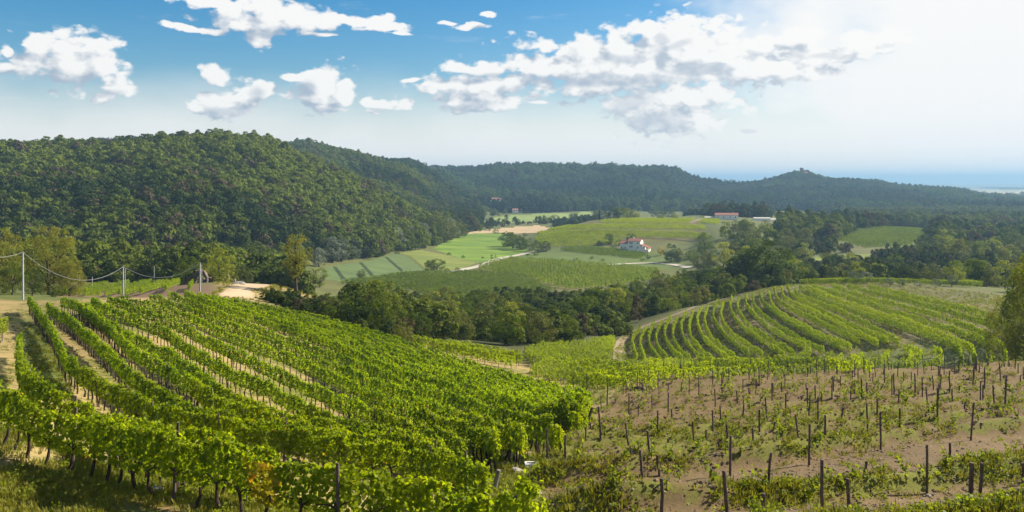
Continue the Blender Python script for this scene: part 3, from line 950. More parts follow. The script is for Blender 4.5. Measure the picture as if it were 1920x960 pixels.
M['bankearth'] = field_mat('bank earth', (0.085, 0.070, 0.036), (0.150, 0.120, 0.066), 0.0, 0.2, 3.0)
M['furrow'] = field_mat('dark furrow', (0.028, 0.045, 0.020), (0.045, 0.062, 0.028), 0.0, 0.2, 3.0)

field('crop_field', [(596, 508), (612, 500), (690, 488), (742, 474), (768, 482), (800, 510), (760, 513), (700, 524), (640, 530), (610, 524)], 400, 760, M['soy'],
      'blue green crop field with dark furrows below the willows')
field('meadow', [(806, 466), (870, 438), (948, 436), (964, 462), (1000, 468), (960, 484), (916, 494), (872, 489)], 520, 1000, M['meadow'],
      'bright green meadow beside the gravel road')
field('rough_pasture', [(744, 474), (790, 468), (840, 478), (900, 492), (870, 503), (830, 511), (802, 509), (770, 482)], 470, 800, M['meadow_dry'],
      'yellowish rough pasture between crop field and meadow')
field('stubble_field', [(868, 433), (950, 426), (1010, 421), (1036, 428), (1010, 437), (952, 439), (868, 439)], 760, 1250, M['stubble'],
      'tan stubble field with scattered bushes beyond the meadow')
field('far_meadow', [(884, 412), (960, 402), (1110, 396), (1112, 408), (1030, 414), (960, 418), (890, 418)], 1000, 1500, M['farmeadow'],
      'long pale green meadow at the foot of the far hills')
field('clearing', [(1515, 484), (1560, 477), (1632, 476), (1640, 484), (1600, 492), (1530, 490)], 380, 620, M['meadow_dry'],
      'small pale clearing among the trees behind the right hill')
field('hill_clearing', [(1440, 398), (1500, 394), (1570, 404), (1590, 410), (1520, 413), (1440, 410)], 900, 1160, M['meadow_dry'],
      'pale sloping field on the rise right of the farm sheds')
field('vineyard_floor', [(885, 508), (925, 492), (962, 484), (1080, 491), (1245, 506), (1240, 526), (1130, 542), (1060, 547), (985, 524)], 350, 740, M['vfloor'],
      'dry ground between the rows of the striped vineyard')
field('vineyard_floor', [(1000, 447), (1035, 422), (1125, 410), (1310, 411), (1335, 440), (1320, 452), (1165, 462), (1010, 464)], 600, 960, M['vfloor'],
      'dry ground between the terraced rows above the farmhouse')
for k, (x0, y0_, x1, y1_) in enumerate([(628, 501, 646, 526), (676, 492, 700, 519), (724, 482, 756, 510)]):
    ribbon('furrow', [(x0, y0_), (x1, y1_)], 2.2, M['furrow'], 'dark furrow across the blue green crop field, number %s from the left' % ('one', 'two', 'three')[k], 'furrow', 400, 800, 0.16)
ribbon('gravel_road', [(800, 516), (830, 512), (868, 506), (905, 498), (930, 488), (945, 483), (965, 480), (990, 474), (1020, 470)], 6.0, M['gravel'],
       'pale gravel road curving between meadow and vineyards', 'road', 460, 900, 0.2)
ribbon('farm_lane', [(1060, 499), (1120, 497), (1170, 495), (1225, 493), (1262, 496), (1300, 503)], 5.0, M['gravel'],
       'pale farm lane passing below the white farmhouse', 'lane', 440, 800, 0.2)
for pts, lb in [([(1012, 435), (1120, 434.5), (1230, 434), (1326, 438)], 'upper'), ([(1015, 446), (1110, 445), (1200, 446.5), (1318, 450)], 'lower'), ([(1130, 422.5), (1220, 421.5), (1315, 422)], 'topmost')]:
    ribbon('terrace_bank', pts, 5.0, M['bankearth'], '%s bare earth bank between the vineyard terraces above the farmhouse' % lb, 'bank', 600, 960, 0.35)
ribbon('terrace_path', [(1290, 419), (1305, 414), (1318, 410)], 7.0, M['dirt'], 'sandy path climbing beside the bright vineyard terrace', 'path', 700, 950, 0.2)
ribbon('dirt_track', [(1155, 690), (1158, 662), (1161, 645), (1172, 631), (1205, 614), (1260, 592), (1330, 568), (1400, 548), (1452, 537)], 1.7, M['dirt'],
       'dirt track rounding the curved vine rows on the right hill', 'track', 150, 300, 0.08)

# ------------------------------------------------------------------ plant shapes (small meshes shared by the copies)
def rand_dirs(n, up=0.0):
    d = RNG.normal(size=(n, 3))
    d[:, 2] += up
    return d / np.linalg.norm(d, axis=1)[:, None]


def crown_mesh(name, mat, env='round', nc=34, nl=85, ls=0.035, R=0.36, z0=0.26, z1=1.0, cr=(0.10, 0.17), shape='dia', seed=0, loose=0.0, nrm=0.6):
    """crown of leaf clumps in a unit-high tree; also returns where the clumps sit, for the limbs"""
    r = np.random.default_rng(seed)
    g = Geo()
    cen = []
    tries = 0
    while len(cen) < nc and tries < nc * 60:
        tries += 1
        t = r.random()
        z = z0 + (z1 - z0) * t
        if env == 'round':
            e = math.sqrt(max(0.0, 1 - (2 * t - 0.92) ** 2 / 1.25))
        elif env == 'tall':
            e = min(1.0, 0.45 + 1.6 * t) * math.sqrt(max(0, 1 - t ** 3))
        elif env == 'cone':
            e = (1 - t) ** 0.7 * min(1, 0.4 + 5 * t)
        elif env == 'spread':
            e = min(1.0, 0.25 + 1.3 * t) * math.sqrt(max(0.0, 1 - max(0, t - 0.35) ** 2 / 0.44))
        else:
            e = math.sqrt(max(0.0, 1 - t * t))
        a = r.random() * 6.283
        q = R * e * (0.35 + 0.65 * math.sqrt(r.random()))
        c = np.array([q * math.cos(a), q * math.sin(a), z])
        rad = r.uniform(*cr) * (0.75 if t > 0.8 else 1.0)
        if any(np.linalg.norm((c - o) * (1, 1, 1.2)) < 0.62 * max(rad, ro) for o, ro in cen):
            continue
        cen.append((c, rad))
    mid = np.array([0, 0, (z0 + z1) / 2])
    for c, rad in cen:
        n = int(nl * (rad / cr[1]) ** 2 * r.uniform(0.8, 1.2))
        d = r.normal(size=(n, 3))
        out = c - mid
        out = out / (np.linalg.norm(out) + 1e-6)
        d += 0.55 * out + np.array([0, 0, 0.25])
        d /= np.linalg.norm(d, axis=1)[:, None]
        p = c + d * rad * np.array([1, 1, 0.78]) * (r.uniform(0.72, 1.05, n) ** (1 + loose) * (1 + loose * r.uniform(0, 0.5, n)))[:, None]
        nn = d + nrm * r.normal(size=(n, 3))
        g.leaves(p, nn, ls * r.uniform(0.65, 1.35, n), shape)
    return g.mesh(name, mat), cen


def trunk_mesh(name, mat, cen, H0=0.0, top=0.62, rad=0.022, seed=0, limbs=7, lean=0.03):
    r = np.random.default_rng(seed + 500)
    g = Geo()
    k = 6
    zs = np.linspace(-0.03, top, k)
    ax = np.cumsum(r.normal(size=(k, 2)) * lean * 0.5, axis=0)
    ax -= ax[0]
    pts = np.column_stack([ax, zs])
    g.tube(pts, np.linspace(rad * 1.25, rad * 0.45, k) * np.array([1.35] + [1] * (k - 1)), 7)
    order = sorted(cen, key=lambda c: -c[1])[:limbs]
    for c, rr in order:
        b = r.uniform(0.30, 0.75)
        i = b * (k - 1)
        p0 = pts[int(i)] * (1 - i % 1) + pts[min(int(i) + 1, k - 1)] * (i % 1)
        if c[2] < p0[2] + 0.03:
            p0 = pts[1] * 0.4 + pts[2] * 0.6
        mid = (p0 + c) / 2 + np.array([0, 0, -0.02])
        g.tube([p0, mid, c], [rad * 0.5, rad * 0.32, rad * 0.12], 5)
    return g.mesh(name, mat)


def tree_kind(mat, seed, **kw):
    tr = {k: kw.pop(k) for k in ('top', 'rad', 'limbs', 'lean') if k in kw}
    cm, cen = crown_mesh('crown', mat, seed=seed, **kw)
    return cm, trunk_mesh('trunk', M['bark'], cen, seed=seed, **tr)


KIND = {
    'oak': [tree_kind(M['tree_dark'], 10 + i, env='round', nc=46, nl=150, ls=0.040, R=0.42, z0=0.05) for i in range(3)],
    'olive': [tree_kind(M['tree_olive'], 20 + i, env='round', nc=42, nl=140, ls=0.040, R=0.38, z0=0.06, loose=0.2) for i in range(2)],
    'lime': [tree_kind(M['tree_lime'], 30 + i, env='round', nc=30, nl=140, ls=0.045, R=0.36, z0=0.10, loose=0.2) for i in range(2)],
    'willow': [tree_kind(M['tree_silver'], 40 + i, env='tall', nc=30, nl=140, ls=0.042, R=0.30, z0=0.10) for i in range(2)],
    'bush': [tree_kind(M['tree_dark'], 50 + i, env='dome', nc=22, nl=120, ls=0.060, R=0.62, z0=0.08, z1=0.92, cr=(0.16, 0.26), top=0.4, rad=0.03) for i in range(2)],
    'yellow': [tree_kind(M['tree_yellow'], 60, env='round', nc=22, nl=130, ls=0.055, R=0.34, z0=0.14)],
    'cypress': [tree_kind(M['cypress'], 70, env='cone', nc=30, nl=110, ls=0.040, R=0.10, z0=0.05, cr=(0.05, 0.08), limbs=2)],
    'conifer': [tree_kind(M['cypress'], 72, env='cone', nc=40, nl=120, ls=0.040, R=0.28, z0=0.05, cr=(0.07, 0.12), limbs=2)],
    'olivetree': [tree_kind(M['tree_silver'], 75 + i, env='round', nc=18, nl=120, ls=0.06, R=0.42, z0=0.3, cr=(0.12, 0.2)) for i in range(2)],
}
# larger crowns of small leaves for the trees that stand near
KIND['near_olive'] = [tree_kind(M['tree_near'], 80 + i, env='round', nc=110, nl=190, ls=0.020, R=0.42, z0=0.03, cr=(0.06, 0.12), loose=0.35, limbs=16, lean=0.05) for i in range(2)]
KIND['near_oak'] = [tree_kind(M['tree_dark'], 84, env='round', nc=90, nl=190, ls=0.022, R=0.42, z0=0.10, cr=(0.06, 0.12), loose=0.3, limbs=14)]
KIND['slim'] = [tree_kind(M['tree_near'], 90, env='spread', nc=46, nl=95, ls=0.026, R=0.25, z0=0.34, cr=(0.05, 0.09), loose=0.6, limbs=20, top=0.8, rad=0.026, lean=0.02)]
KIND['sapling'] = [tree_kind(M['tree_olive'], 93, env='tall', nc=14, nl=40, ls=0.05, R=0.16, z0=0.36, cr=(0.06, 0.1), loose=0.6, rad=0.018)]

FOREST = []
for i, (R, z1, nc, nl) in enumerate([(0.50, 1.0, 18, 95), (0.58, 0.92, 20, 90), (0.42, 1.1, 16, 90), (0.62, 0.85, 22, 90), (0.36, 1.0, 14, 85), (0.52, 1.05, 18, 95)]):
    FOREST.append(crown_mesh('forest_tree', M['forest'], env='dome', nc=nc, nl=nl, ls=0.10, R=R, z0=0.12, z1=z1, cr=(0.15, 0.25), seed=100 + i, nrm=0.35)[0])

FOREST.append(crown_mesh('forest_tree', M['forest'], env='tall', nc=16, nl=85, ls=0.085, R=0.26, z0=0.08, z1=1.25, cr=(0.12, 0.19), seed=120, nrm=0.35)[0])
FOREST.append(crown_mesh('forest_tree', M['forest'], env='round', nc=34, nl=80, ls=0.085, R=0.70, z0=0.10, z1=1.15, cr=(0.14, 0.24), seed=121, nrm=0.35)[0])
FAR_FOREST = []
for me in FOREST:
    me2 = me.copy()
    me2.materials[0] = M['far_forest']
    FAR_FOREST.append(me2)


# ---- vines
def vine_meshes(mat, seed, n=430, ls=0.135, L=1.12, w=0.27, zb=0.60, zt=1.92, shape='vine', trunk=True):
    r = np.random.default_rng(seed)
    g = Geo()
    nb = int(n * 0.87)
    # leaf wall: several lobes along the row, thicker at mid height
    x = r.uniform(-L / 2, L / 2, nb)
    z = zb + (zt - zb) * r.beta(1.35, 1.15, nb)
    prof = np.sin(np.clip((z - zb) / (zt - zb), 0.03, 0.97) * math.pi) ** 0.5
    lob = 0.75 + 0.45 * np.sin(x * 5.5 + seed) * np.sin(z * 4.0 + seed * 1.7)
    sgn = np.where(r.random(nb) < 0.5, -1, 1)
    y = sgn * w * prof * lob * np.sqrt(r.uniform(0.25, 1.0, nb))
    N = np.stack([0.55 * r.normal(size=nb), sgn * 1.0 + 0.5 * r.normal(size=nb), 0.55 + 0.6 * r.normal(size=nb)], -1)
    g.leaves(np.stack([x, y, z], -1), N, ls * r.uniform(0.6, 1.25, nb), shape)
    # shoots that poke out of the top and sides
    for k in range(7):
        sx, top = r.uniform(-L / 2, L / 2), r.uniform(0.05, 0.30)
        m = max(3, (n - nb) // 7)
        s = np.linspace(0, 1, m)
        lean = r.normal(size=2) * 0.16
        p = np.stack([sx + lean[0] * s, lean[1] * s + 0.04 * r.normal(size=m), zt - 0.15 + top * s], -1) + 0.04 * r.normal(size=(m, 3))
        g.leaves(p, r.normal(size=(m, 3)) + (0, 0, 0.6), ls * r.uniform(0.5, 1.0, m), shape)
    fol = g.mesh('foliage', mat)
    if not trunk:
        return fol, None
    t = Geo()
    zs = np.linspace(-0.08, zb + 0.35, 6)
    ax = np.cumsum(r.normal(size=(6, 2)) * 0.035, axis=0)
    t.tube(np.column_stack([ax, zs]), np.linspace(0.058, 0.034, 6) * r.uniform(0.85, 1.15, 6), 7)
    for s in (-1, 1):
        p0 = np.array([ax[-2, 0], ax[-2, 1], zs[-2]])
        t.tube([p0, p0 + (s * 0.2, 0.02, 0.16), p0 + (s * 0.52, 0.0, 0.2)], [0.028, 0.022, 0.014], 5)
    return fol, t.mesh('trunk', M['vine_bark'])


VINE_NEAR = [vine_meshes(M['vine'], 200 + i, 560, 0.118, w=0.21, zb=0.66) for i in range(6)]
VINE_YEL = [vine_meshes(M['vine_yellow'], 230 + i, 300, 0.135, zt=1.65) for i in range(2)]


def joined(meshes, name, mats):
    """one mesh out of foliage and trunk, for the masses"""
    g = Geo()
    for k, me in enumerate(meshes):
        n = len(me.vertices)
        co = np.empty(n * 3, np.float32)
        me.vertices.foreach_get('co', co)
        st = np.empty(len(me.polygons), np.int32)
        tt = np.empty(len(me.polygons), np.int32)
        me.polygons.foreach_get('loop_start', st)
        me.polygons.foreach_get('loop_total', tt)
        li = np.empty(len(me.loops), np.int32)
        me.loops.foreach_get('vertex_index', li)
        base = g.n
        first = True
        for sz in np.unique(tt):
            f = np.stack([li[st[tt == sz] + q] for q in range(sz)], -1)
            if first:
                g.add(co.reshape(-1, 3), f, k)
                first = False
            else:
                g.F.append(f + base)
                g.M.append(k)
    return g.mesh(name, mats)


VINE_MID = []
for i in range(5):
    f_, t_ = vine_meshes(M['vine_slope'], 250 + i, 220, 0.16, w=0.18, zb=0.72)
    VINE_MID.append(joined([f_, t_], 'grapevine', [M['vine_slope'], M['vine_bark']]))


def row_block(mat, seed, L, n, ls, w, zb, zt, shape='dia'):
    return vine_meshes(mat, seed, n, ls, L, w, zb, zt, shape, trunk=False)[0]


VINE_FAR = [row_block(M['vine_far'], 300 + i, 1.35, 190, 0.25, 0.34, 0.40, 1.85) for i in range(4)]
VINE_VALLEY = [row_block(M['vine_mid'], 320 + i, 3.4, 70, 0.55, 0.45, 0.2, 1.9) for i in range(4)]
VINE_LIT = [row_block(M['vine_far'], 340 + i, 3.4, 70, 0.55, 0.5, 0.2, 1.9) for i in range(3)]


def tuft_mesh(mat, seed, n=16, hgt=0.22, spread=0.14):
    r = np.random.default_rng(seed)
    g = Geo()
    a = r.uniform(0, 6.283, n)
    q = spread * np.sqrt(r.random(n))
    lean = r.uniform(0.1, 0.8, n)
    hh = hgt * r.uniform(0.5, 1.2, n)
    w = 0.012 * r.uniform(0.7, 1.5, n)
    b = np.stack([q * np.cos(a), q * np.sin(a), np.full(n, -0.02)], -1)
    s = np.stack([-np.sin(a), np.cos(a), np.zeros(n)], -1) * w[:, None]
    tip = b + np.stack([np.cos(a) * lean * hh, np.sin(a) * lean * hh, hh], -1)
    midp = b * 0.5 + tip * 0.5 + np.stack([np.zeros(n), np.zeros(n), hh * 0.12], -1)
    V = np.stack([b - s, b + s, midp + s * 0.8, midp - s * 0.8, tip], 1)
    g.add(V.reshape(-1, 3), (np.arange(n)[:, None] * 5 + np.array([[0, 1, 2, 3]])))
    g.F.append(np.arange(n)[:, None] * 5 + np.array([[3, 2, 4]]))
    g.M.append(0)
    return g.mesh('tuft', mat)


def weed_mesh(mat, seed, n=26, R=0.22, H=0.26, ls=0.085, shape='dia'):
    r = np.random.default_rng(seed)
    d = r.normal(size=(n, 3))
    d[:, 2] = np.abs(d[:, 2])
    d /= np.linalg.norm(d, axis=1)[:, None]
    P = d * np.array([R, R, H]) * r.uniform(0.4, 1.0, n)[:, None]
    return Geo().leaves(P, d + 0.6 * r.normal(size=(n, 3)), ls * r.uniform(0.6, 1.3, n), shape).mesh('weed', mat)


TUFTS = [tuft_mesh(M['grass'], 400 + i, 22, 0.12 + 0.03 * i, 0.18) for i in range(4)] + [weed_mesh(M['weed'], 410 + i) for i in range(2)]


def young_vine(seed, H=0.6):
    """a young vine: a thin stem with a few shoots of bright leaves"""
    r = np.random.default_rng(seed)
    g = Geo()
    for k in range(r.integers(2, 4)):
        m = 12
        s = np.linspace(0, 1, m)
        lean = r.normal(size=2) * 0.28
        p = np.stack([lean[0] * s ** 1.4, lean[1] * s ** 1.4, 0.05 + H * s * r.uniform(0.7, 1.1)], -1) + 0.045 * r.normal(size=(m, 3))
        g.leaves(p, r.normal(size=(m, 3)) + (0, 0, 0.5), 0.135 * r.uniform(0.6, 1.2, m), 'vine')
    st = Geo().tube([(0, 0, -0.05), (0.02, 0.01, H * 0.35), (0.01, 0.03, H * 0.75)], [0.016, 0.011, 0.006], 5)
    return g.mesh('leaves', M['weed']), st.mesh('stem', M['vine_bark'])


YOUNG = [young_vine(500 + i, 0.55 + 0.12 * (i % 3)) for i in range(6)]


def make_tree(kind, x, y, height, label, cat, group=None, widen=1.0, z=None, tint=None, name=None):
    cm, tm = KIND[kind][int(RNG.integers(len(KIND[kind])))]
    z = gz(x, y) if z is None else z
    nm = name or {'bush': 'bush', 'cypress': 'cypress_tree', 'conifer': 'conifer_tree', 'willow': 'willow_tree', 'olivetree': 'olive_tree', 'sapling': 'sapling'}.get(kind, 'tree')
    e = empty(nm, (x, y, z), RNG.uniform(0, 6.28), (height * widen, height * widen, height))
    tag(e, label, cat, group)
    for part, me in (('trunk', tm), ('crown', cm)):
        o = bpy.data.objects.new(part, me)
        C.objects.link(o)
        o.parent = e
        o['tint'] = float(RNG.uniform(0, 1) if tint is None else tint)
    return e

# ------------------------------------------------------------------ vine rows: their crests traced in the photograph, set down on the terrain
def spline(pts, n=12):
    p = [np.array(q, float) for q in pts]
    p = [2 * p[0] - p[1]] + p + [2 * p[-1] - p[-2]]
    out = []
    for i in range(1, len(p) - 2):
        for s in np.linspace(0, 1, n, endpoint=False):
            a, b, c, d = p[i - 1], p[i], p[i + 1], p[i + 2]
            out.append(0.5 * (2 * b + (c - a) * s + (2 * a - 5 * b + 4 * c - d) * s ** 2 + (3 * b - a - 3 * c + d) * s ** 3))
    out.append(p[-2])
    return np.array(out)


def resample(P, step):
    s = np.concatenate([[0], np.cumsum(np.linalg.norm(np.diff(P, axis=0), axis=1))])
    ss = np.arange(0, s[-1], step)
    return np.stack([np.interp(ss, s, P[:, 0]), np.interp(ss, s, P[:, 1])], -1)


def row_path(pts, step, ymin, ymax, top=1.9, smooth=10):
    px = resample(spline(pts), 2.5)
    P = [hit(a, b, ymin, ymax, top) for a, b in px]
    P = np.array([q for q in P if q is not None])
    if len(P) < 4:
        return np.zeros((0, 2))
    # drop leaps where the sight line skims a crest
    keep = [P[0]]
    for q in P[1:]:
        if np.linalg.norm(q - keep[-1]) < 14:
            keep.append(q)
    P = resample(np.array(keep), 0.5)
    for _ in range(smooth):
        if len(P) > 3:
            P[1:-1] = 0.25 * P[:-2] + 0.5 * P[1:-1] + 0.25 * P[2:]
    return resample(P, step)


LEFT = [
    [(-40, 712), (0, 729), (31, 742), (62, 756), (83, 770), (115, 776), (156, 783), (200, 795), (240, 807), (290, 816), (350, 823), (400, 828), (446, 842), (500, 856),
     (550, 866), (631, 879), (683, 891), (746, 901), (794, 913), (829, 920), (877, 928), (950, 938), (1010, 948)],
    [(37, 628), (37, 661), (45, 690), (62, 707), (83, 721), (115, 741), (142, 752), (170, 767), (200, 780), (250, 795), (320, 806), (400, 815), (470, 826), (540, 842)],
    [(54, 557), (69, 577), (94, 607), (108, 632), (119, 657), (135, 676), (177, 702), (219, 721), (246, 737), (277, 752), (312, 765), (365, 776), (417, 786), (454, 796),
     (508, 804), (575, 812), (625, 822), (687, 830), (746, 836), (819, 848), (860, 860), (918, 872)],
    [(90, 571), (117, 584), (146, 605), (173, 627), (200, 651), (240, 688), (267, 707), (296, 725), (325, 742), (345, 754), (375, 766), (420, 777), (470, 787), (540, 798), (600, 806), (650, 816)],
    [(117, 559), (146, 567), (187, 596), (208, 611), (229, 630), (250, 650), (277, 665), (302, 677), (333, 696), (371, 717), (400, 737), (433, 756), (473, 768), (529, 782), (571, 794), (612, 803), (680, 815), (760, 827)],
    [(162, 569), (187, 588), (208, 602), (229, 613), (260, 632), (300, 645), (321, 657), (352, 680), (379, 697), (417, 725), (450, 745), (480, 759), (540, 774), (600, 789), (660, 800), (740, 815), (830, 838)],
    [(173, 559), (196, 571), (220, 581), (250, 592), (300, 610), (342, 638), (369, 655), (400, 670), (429, 686), (462, 702), (487, 713), (519, 727), (550, 742), (602, 769), (652, 785), (717, 804), (787, 820), (835, 833)],
    [(206, 558), (235, 565), (260, 577), (292, 588), (331, 602), (362, 617), (394, 634), (425, 648), (477, 670), (529, 694), (571, 713), (600, 726), (633, 740), (671, 753), (717, 774), (777, 795), (835, 811), (872, 820)],
    [(235, 557), (267, 562), (300, 573), (331, 583), (358, 592), (394, 607), (425, 620), (456, 634), (487, 646), (550, 667), (600, 690), (644, 708), (694, 731), (750, 754), (808, 775), (860, 792), (908, 804), (935, 815)],
    [(285, 552), (300, 556), (321, 567), (352, 577), (383, 588), (415, 600), (446, 611), (508, 634), (571, 657), (633, 682), (696, 708), (742, 722), (798, 746), (850, 765), (910, 785), (985, 806)],
    [(318, 549), (352, 561), (383, 574), (415, 586), (446, 597), (508, 620), (571, 642), (633, 664), (690, 683), (767, 713), (850, 738), (930, 763), (1000, 782), (1060, 795)],
    [(348, 547), (383, 560), (415, 572), (446, 582), (508, 602), (571, 622), (633, 644), (694, 670), (762, 696), (850, 720), (950, 744), (1030, 760), (1100, 768)],
]
EDGE = [(440, 562), (500, 572), (560, 583), (600, 592), (680, 613), (760, 638), (850, 668), (930, 692), (1010, 714), (1070, 728), (1112, 741)]


def between(a, b, n):
    A, B = resample(spline(a), 4.0), resample(spline(b), 4.0)
    A = np.stack([np.interp(np.linspace(0, 1, 40), np.linspace(0, 1, len(A)), A[:, k]) for k in (0, 1)], -1)
    B = np.stack([np.interp(np.linspace(0, 1, 40), np.linspace(0, 1, len(B)), B[:, k]) for k in (0, 1)], -1)
    return [[tuple(q) for q in A * (1 - s) + B * s] for s in np.linspace(0, 1, n + 2)[1:]]


NB = 7
LEFT_ALL = LEFT + between(LEFT[-1], EDGE, NB - 1)
LEFT_PATHS = [row_path(p, 1.0, 19.0 if i < 2 else 24.0, 168.0) for i, p in enumerate(LEFT_ALL)]
for i, p in enumerate(LEFT_PATHS):
    if len(p):
        print('left row', i, len(p), p[0].round(1), p[len(p) // 2].round(1), p[-1].round(1))

ORD = ['first', 'second', 'third', 'fourth', 'fifth', 'sixth', 'seventh', 'eighth', 'ninth', 'tenth', 'eleventh', 'twelfth', 'thirteenth', 'fourteenth', 'fifteenth',
       'sixteenth', 'seventeenth', 'eighteenth', 'nineteenth', 'twentieth', 'twenty-first', 'twenty-second', 'twenty-third', 'twenty-fourth', 'twenty-fifth', 'twenty-sixth',
       'twenty-seventh', 'twenty-eighth', 'twenty-ninth', 'thirtieth']


def visible_first(paths, lo, hi):
    """all vines of the left slope, the ones that show largest first"""
    L = []
    for ri, P in enumerate(paths):
        if len(P) < 3:
            continue
        tg = np.gradient(P, axis=0)
        for k in range(len(P)):
            x, y = P[k]
            z = gz(x, y)
            px, pt = proj(x, y, z + 1.9)
            L.append((y, ri, x, z, math.atan2(tg[k, 1], tg[k, 0]), -20 < px < 1940 and pt < 950, k))
    return L


def build_left():
    vines = visible_first(LEFT_PATHS, 0, 200)
    shown = sorted([v for v in vines if v[5]])
    near = shown[:290]
    nset = set((v[1], v[6]) for v in near)
    rest = [v for v in vines if (v[1], v[6]) not in nset and v[0] > 19]
    rowname = {}
    for v in near:
        y, ri, x, z, a, _, k = v
        # the yellowing vines stand by the bent post near the bottom of the frame
        px, py = proj(x, y, z + 1.2)
        yel = ri == 0 and 496 < px < 545
        fol, trk = (VINE_YEL[k % 2] if yel else VINE_NEAR[int(RNG.integers(6))])
        s = RNG.uniform(0.9, 1.1)
        e = empty('grapevine', (x, y, z), a + RNG.choice([0, math.pi]), (1.0, RNG.uniform(0.9, 1.2), s))
        if yel:
            tag(e, 'yellowing grapevine beside a bare post in the nearest row', 'grapevine', 'yellowing vines of the nearest row')
        else:
            tag(e, 'green grapevine on a dark trunk in the %s row of the left slope' % ('nearest' if ri == 0 else ORD[ri] + ' nearest'), 'grapevine',
                'grapevines of the %s row on the left slope' % ('nearest' if ri == 0 else ORD[ri] + ' nearest'))
        for nm, me in (('trunk', trk), ('foliage', fol)):
            o = bpy.data.objects.new(nm, me)
            C.objects.link(o)
            o.parent = e
            o['tint'] = float(np.clip(0.45 + 0.9 * (vnoise(np.array([x * 0.35]), np.array([y * 0.35]), 7)[0] - 0.5) + RNG.normal() * 0.14, 0, 1))
    P = np.array([(v[2], v[0], v[3]) for v in rest])
    tint = np.clip(0.5 + 1.1 * (fbm(P[:, 0] * 0.2, P[:, 1] * 0.2, 7, 2) - 0.5) + RNG.normal(size=len(P)) * 0.15, 0, 1)
    scatter('grapevines', P, [v[4] + (math.pi if RNG.random() < 0.5 else 0) for v in rest], RNG.uniform(0.88, 1.1, len(P)), RNG.integers(0, 5, len(P)), tint, VINE_MID,
            'green grapevines in long sunlit rows over the whole left slope behind the nearest rows', 'grapevines')
    # posts inside the rows
    n = 0
    far_posts = Geo()
    pm = Geo().tube([(0, 0, -0.1), (0.01, 0, 1.0), (0, 0.02, 2.02)], [0.055, 0.05, 0.045], 7).mesh('vine_post', M['stake'])
    for ri, P_ in enumerate(LEFT_PATHS):
        for k in range(2, len(P_), 6):
            x, y = P_[k] + RNG.normal(size=2) * 0.05
            z = gz(x, y)
            px, pt = proj(x, y, z + 1.9)
            if y < 62 and -10 < px < 1930 and pt < 945:
                o = bpy.data.objects.new('vine_post', pm)
                C.objects.link(o)
                o.location = (x, y, z)
                o.scale = (1, 1, RNG.uniform(0.95, 1.1))
                o.rotation_euler = (RNG.normal() * 0.03, RNG.normal() * 0.03, RNG.uniform(0, 6))
                tag(o, 'dark wooden post standing among the leaves of the %s row' % ('nearest' if ri == 0 else ORD[ri] + ' nearest'), 'post',
                    'posts among the vines of the %s row' % ('nearest' if ri == 0 else ORD[ri] + ' nearest'))
                n += 1
            elif y >= 62:
                far_posts.tube([(x, y, z - 0.1), (x, y, z + RNG.uniform(1.85, 2.1))], [0.05, 0.045], 4)
    tag(far_posts.build('trellis_posts', M['stake']), 'small dark posts in the farther vine rows of the left slope', 'posts', kind='stuff')


build_left()

HILL = [
    [(1200, 611), (1185, 632), (1189, 652), (1196, 669)], [(1212, 612), (1200, 634), (1204, 655), (1210, 669)],
    [(1227, 602), (1216, 627), (1222, 650), (1236, 669)], [(1241, 602), (1230, 627), (1237, 650), (1251, 669)],
    [(1257, 592), (1246, 617), (1254, 642), (1279, 669)], [(1270, 594), (1261, 619), (1270, 644), (1295, 669)],
    [(1286, 582), (1277, 609), (1287, 637), (1321, 669)], [(1299, 583), (1292, 612), (1302, 637), (1336, 669)],
    [(1316, 573), (1307, 597), (1322, 632), (1366, 667)], [(1327, 573), (1321, 599), (1337, 632), (1382, 667)],
    [(1345, 563), (1337, 589), (1355, 619), (1407, 660)], [(1357, 565), (1352, 589), (1370, 619), (1432, 660)],
    [(1372, 555), (1370, 577), (1390, 606), (1440, 642), (1472, 662)], [(1386, 556), (1384, 578), (1405, 606), (1440, 631), (1490, 660)],
    [(1400, 548), (1400, 570), (1425, 596), (1460, 622), (1520, 652)], [(1412, 549), (1415, 572), (1440, 594), (1490, 627), (1545, 655)],
    [(1426, 542), (1430, 562), (1465, 593), (1520, 622), (1575, 647)], [(1441, 543), (1452, 575), (1490, 600), (1540, 624), (1595, 647)],
    [(1452, 538), (1460, 560), (1497, 582), (1550, 606), (1615, 636)], [(1466, 537), (1475, 557), (1540, 588), (1600, 616), (1647, 640)],
    [(1477, 534), (1490, 552), (1557, 588), (1620, 615), (1667, 636)], [(1490, 536), (1502, 550), (1590, 586), (1687, 636)],
    [(1500, 534), (1540, 556), (1615, 583), (1740, 622), (1788, 640), (1802, 660), (1800, 680)],
    [(1514, 534), (1560, 554), (1640, 581), (1740, 612), (1800, 634), (1824, 652), (1826, 677)],
    [(1525, 533), (1590, 553), (1665, 578), (1760, 606), (1830, 626), (1858, 648), (1853, 677)],
    [(1562, 533), (1640, 558), (1740, 582), (1820, 610), (1866, 632), (1885, 656), (1878, 680)],
    [(1590, 532), (1665, 551), (1765, 576), (1850, 602), (1902, 624), (1922, 645), (1930, 665)],
    [(1630, 534), (1715, 553), (1790, 570), (1855, 587), (1915, 620)],
]
STUBS = [[(1456, 668), (1490, 664), (1521, 651)], [(1482, 671), (1515, 660), (1520, 652)], [(1515, 673), (1545, 668), (1562, 658)], [(1540, 676), (1570, 670), (1580, 661)],
         [(1580, 679), (1606, 672), (1620, 658)], [(1612, 679), (1650, 671), (1668, 655)], [(1665, 680), (1700, 674), (1710, 660)], [(1705, 679), (1728, 660), (1705, 650), (1690, 646)],
         [(1735, 679), (1765, 668), (1760, 655), (1745, 649)]]
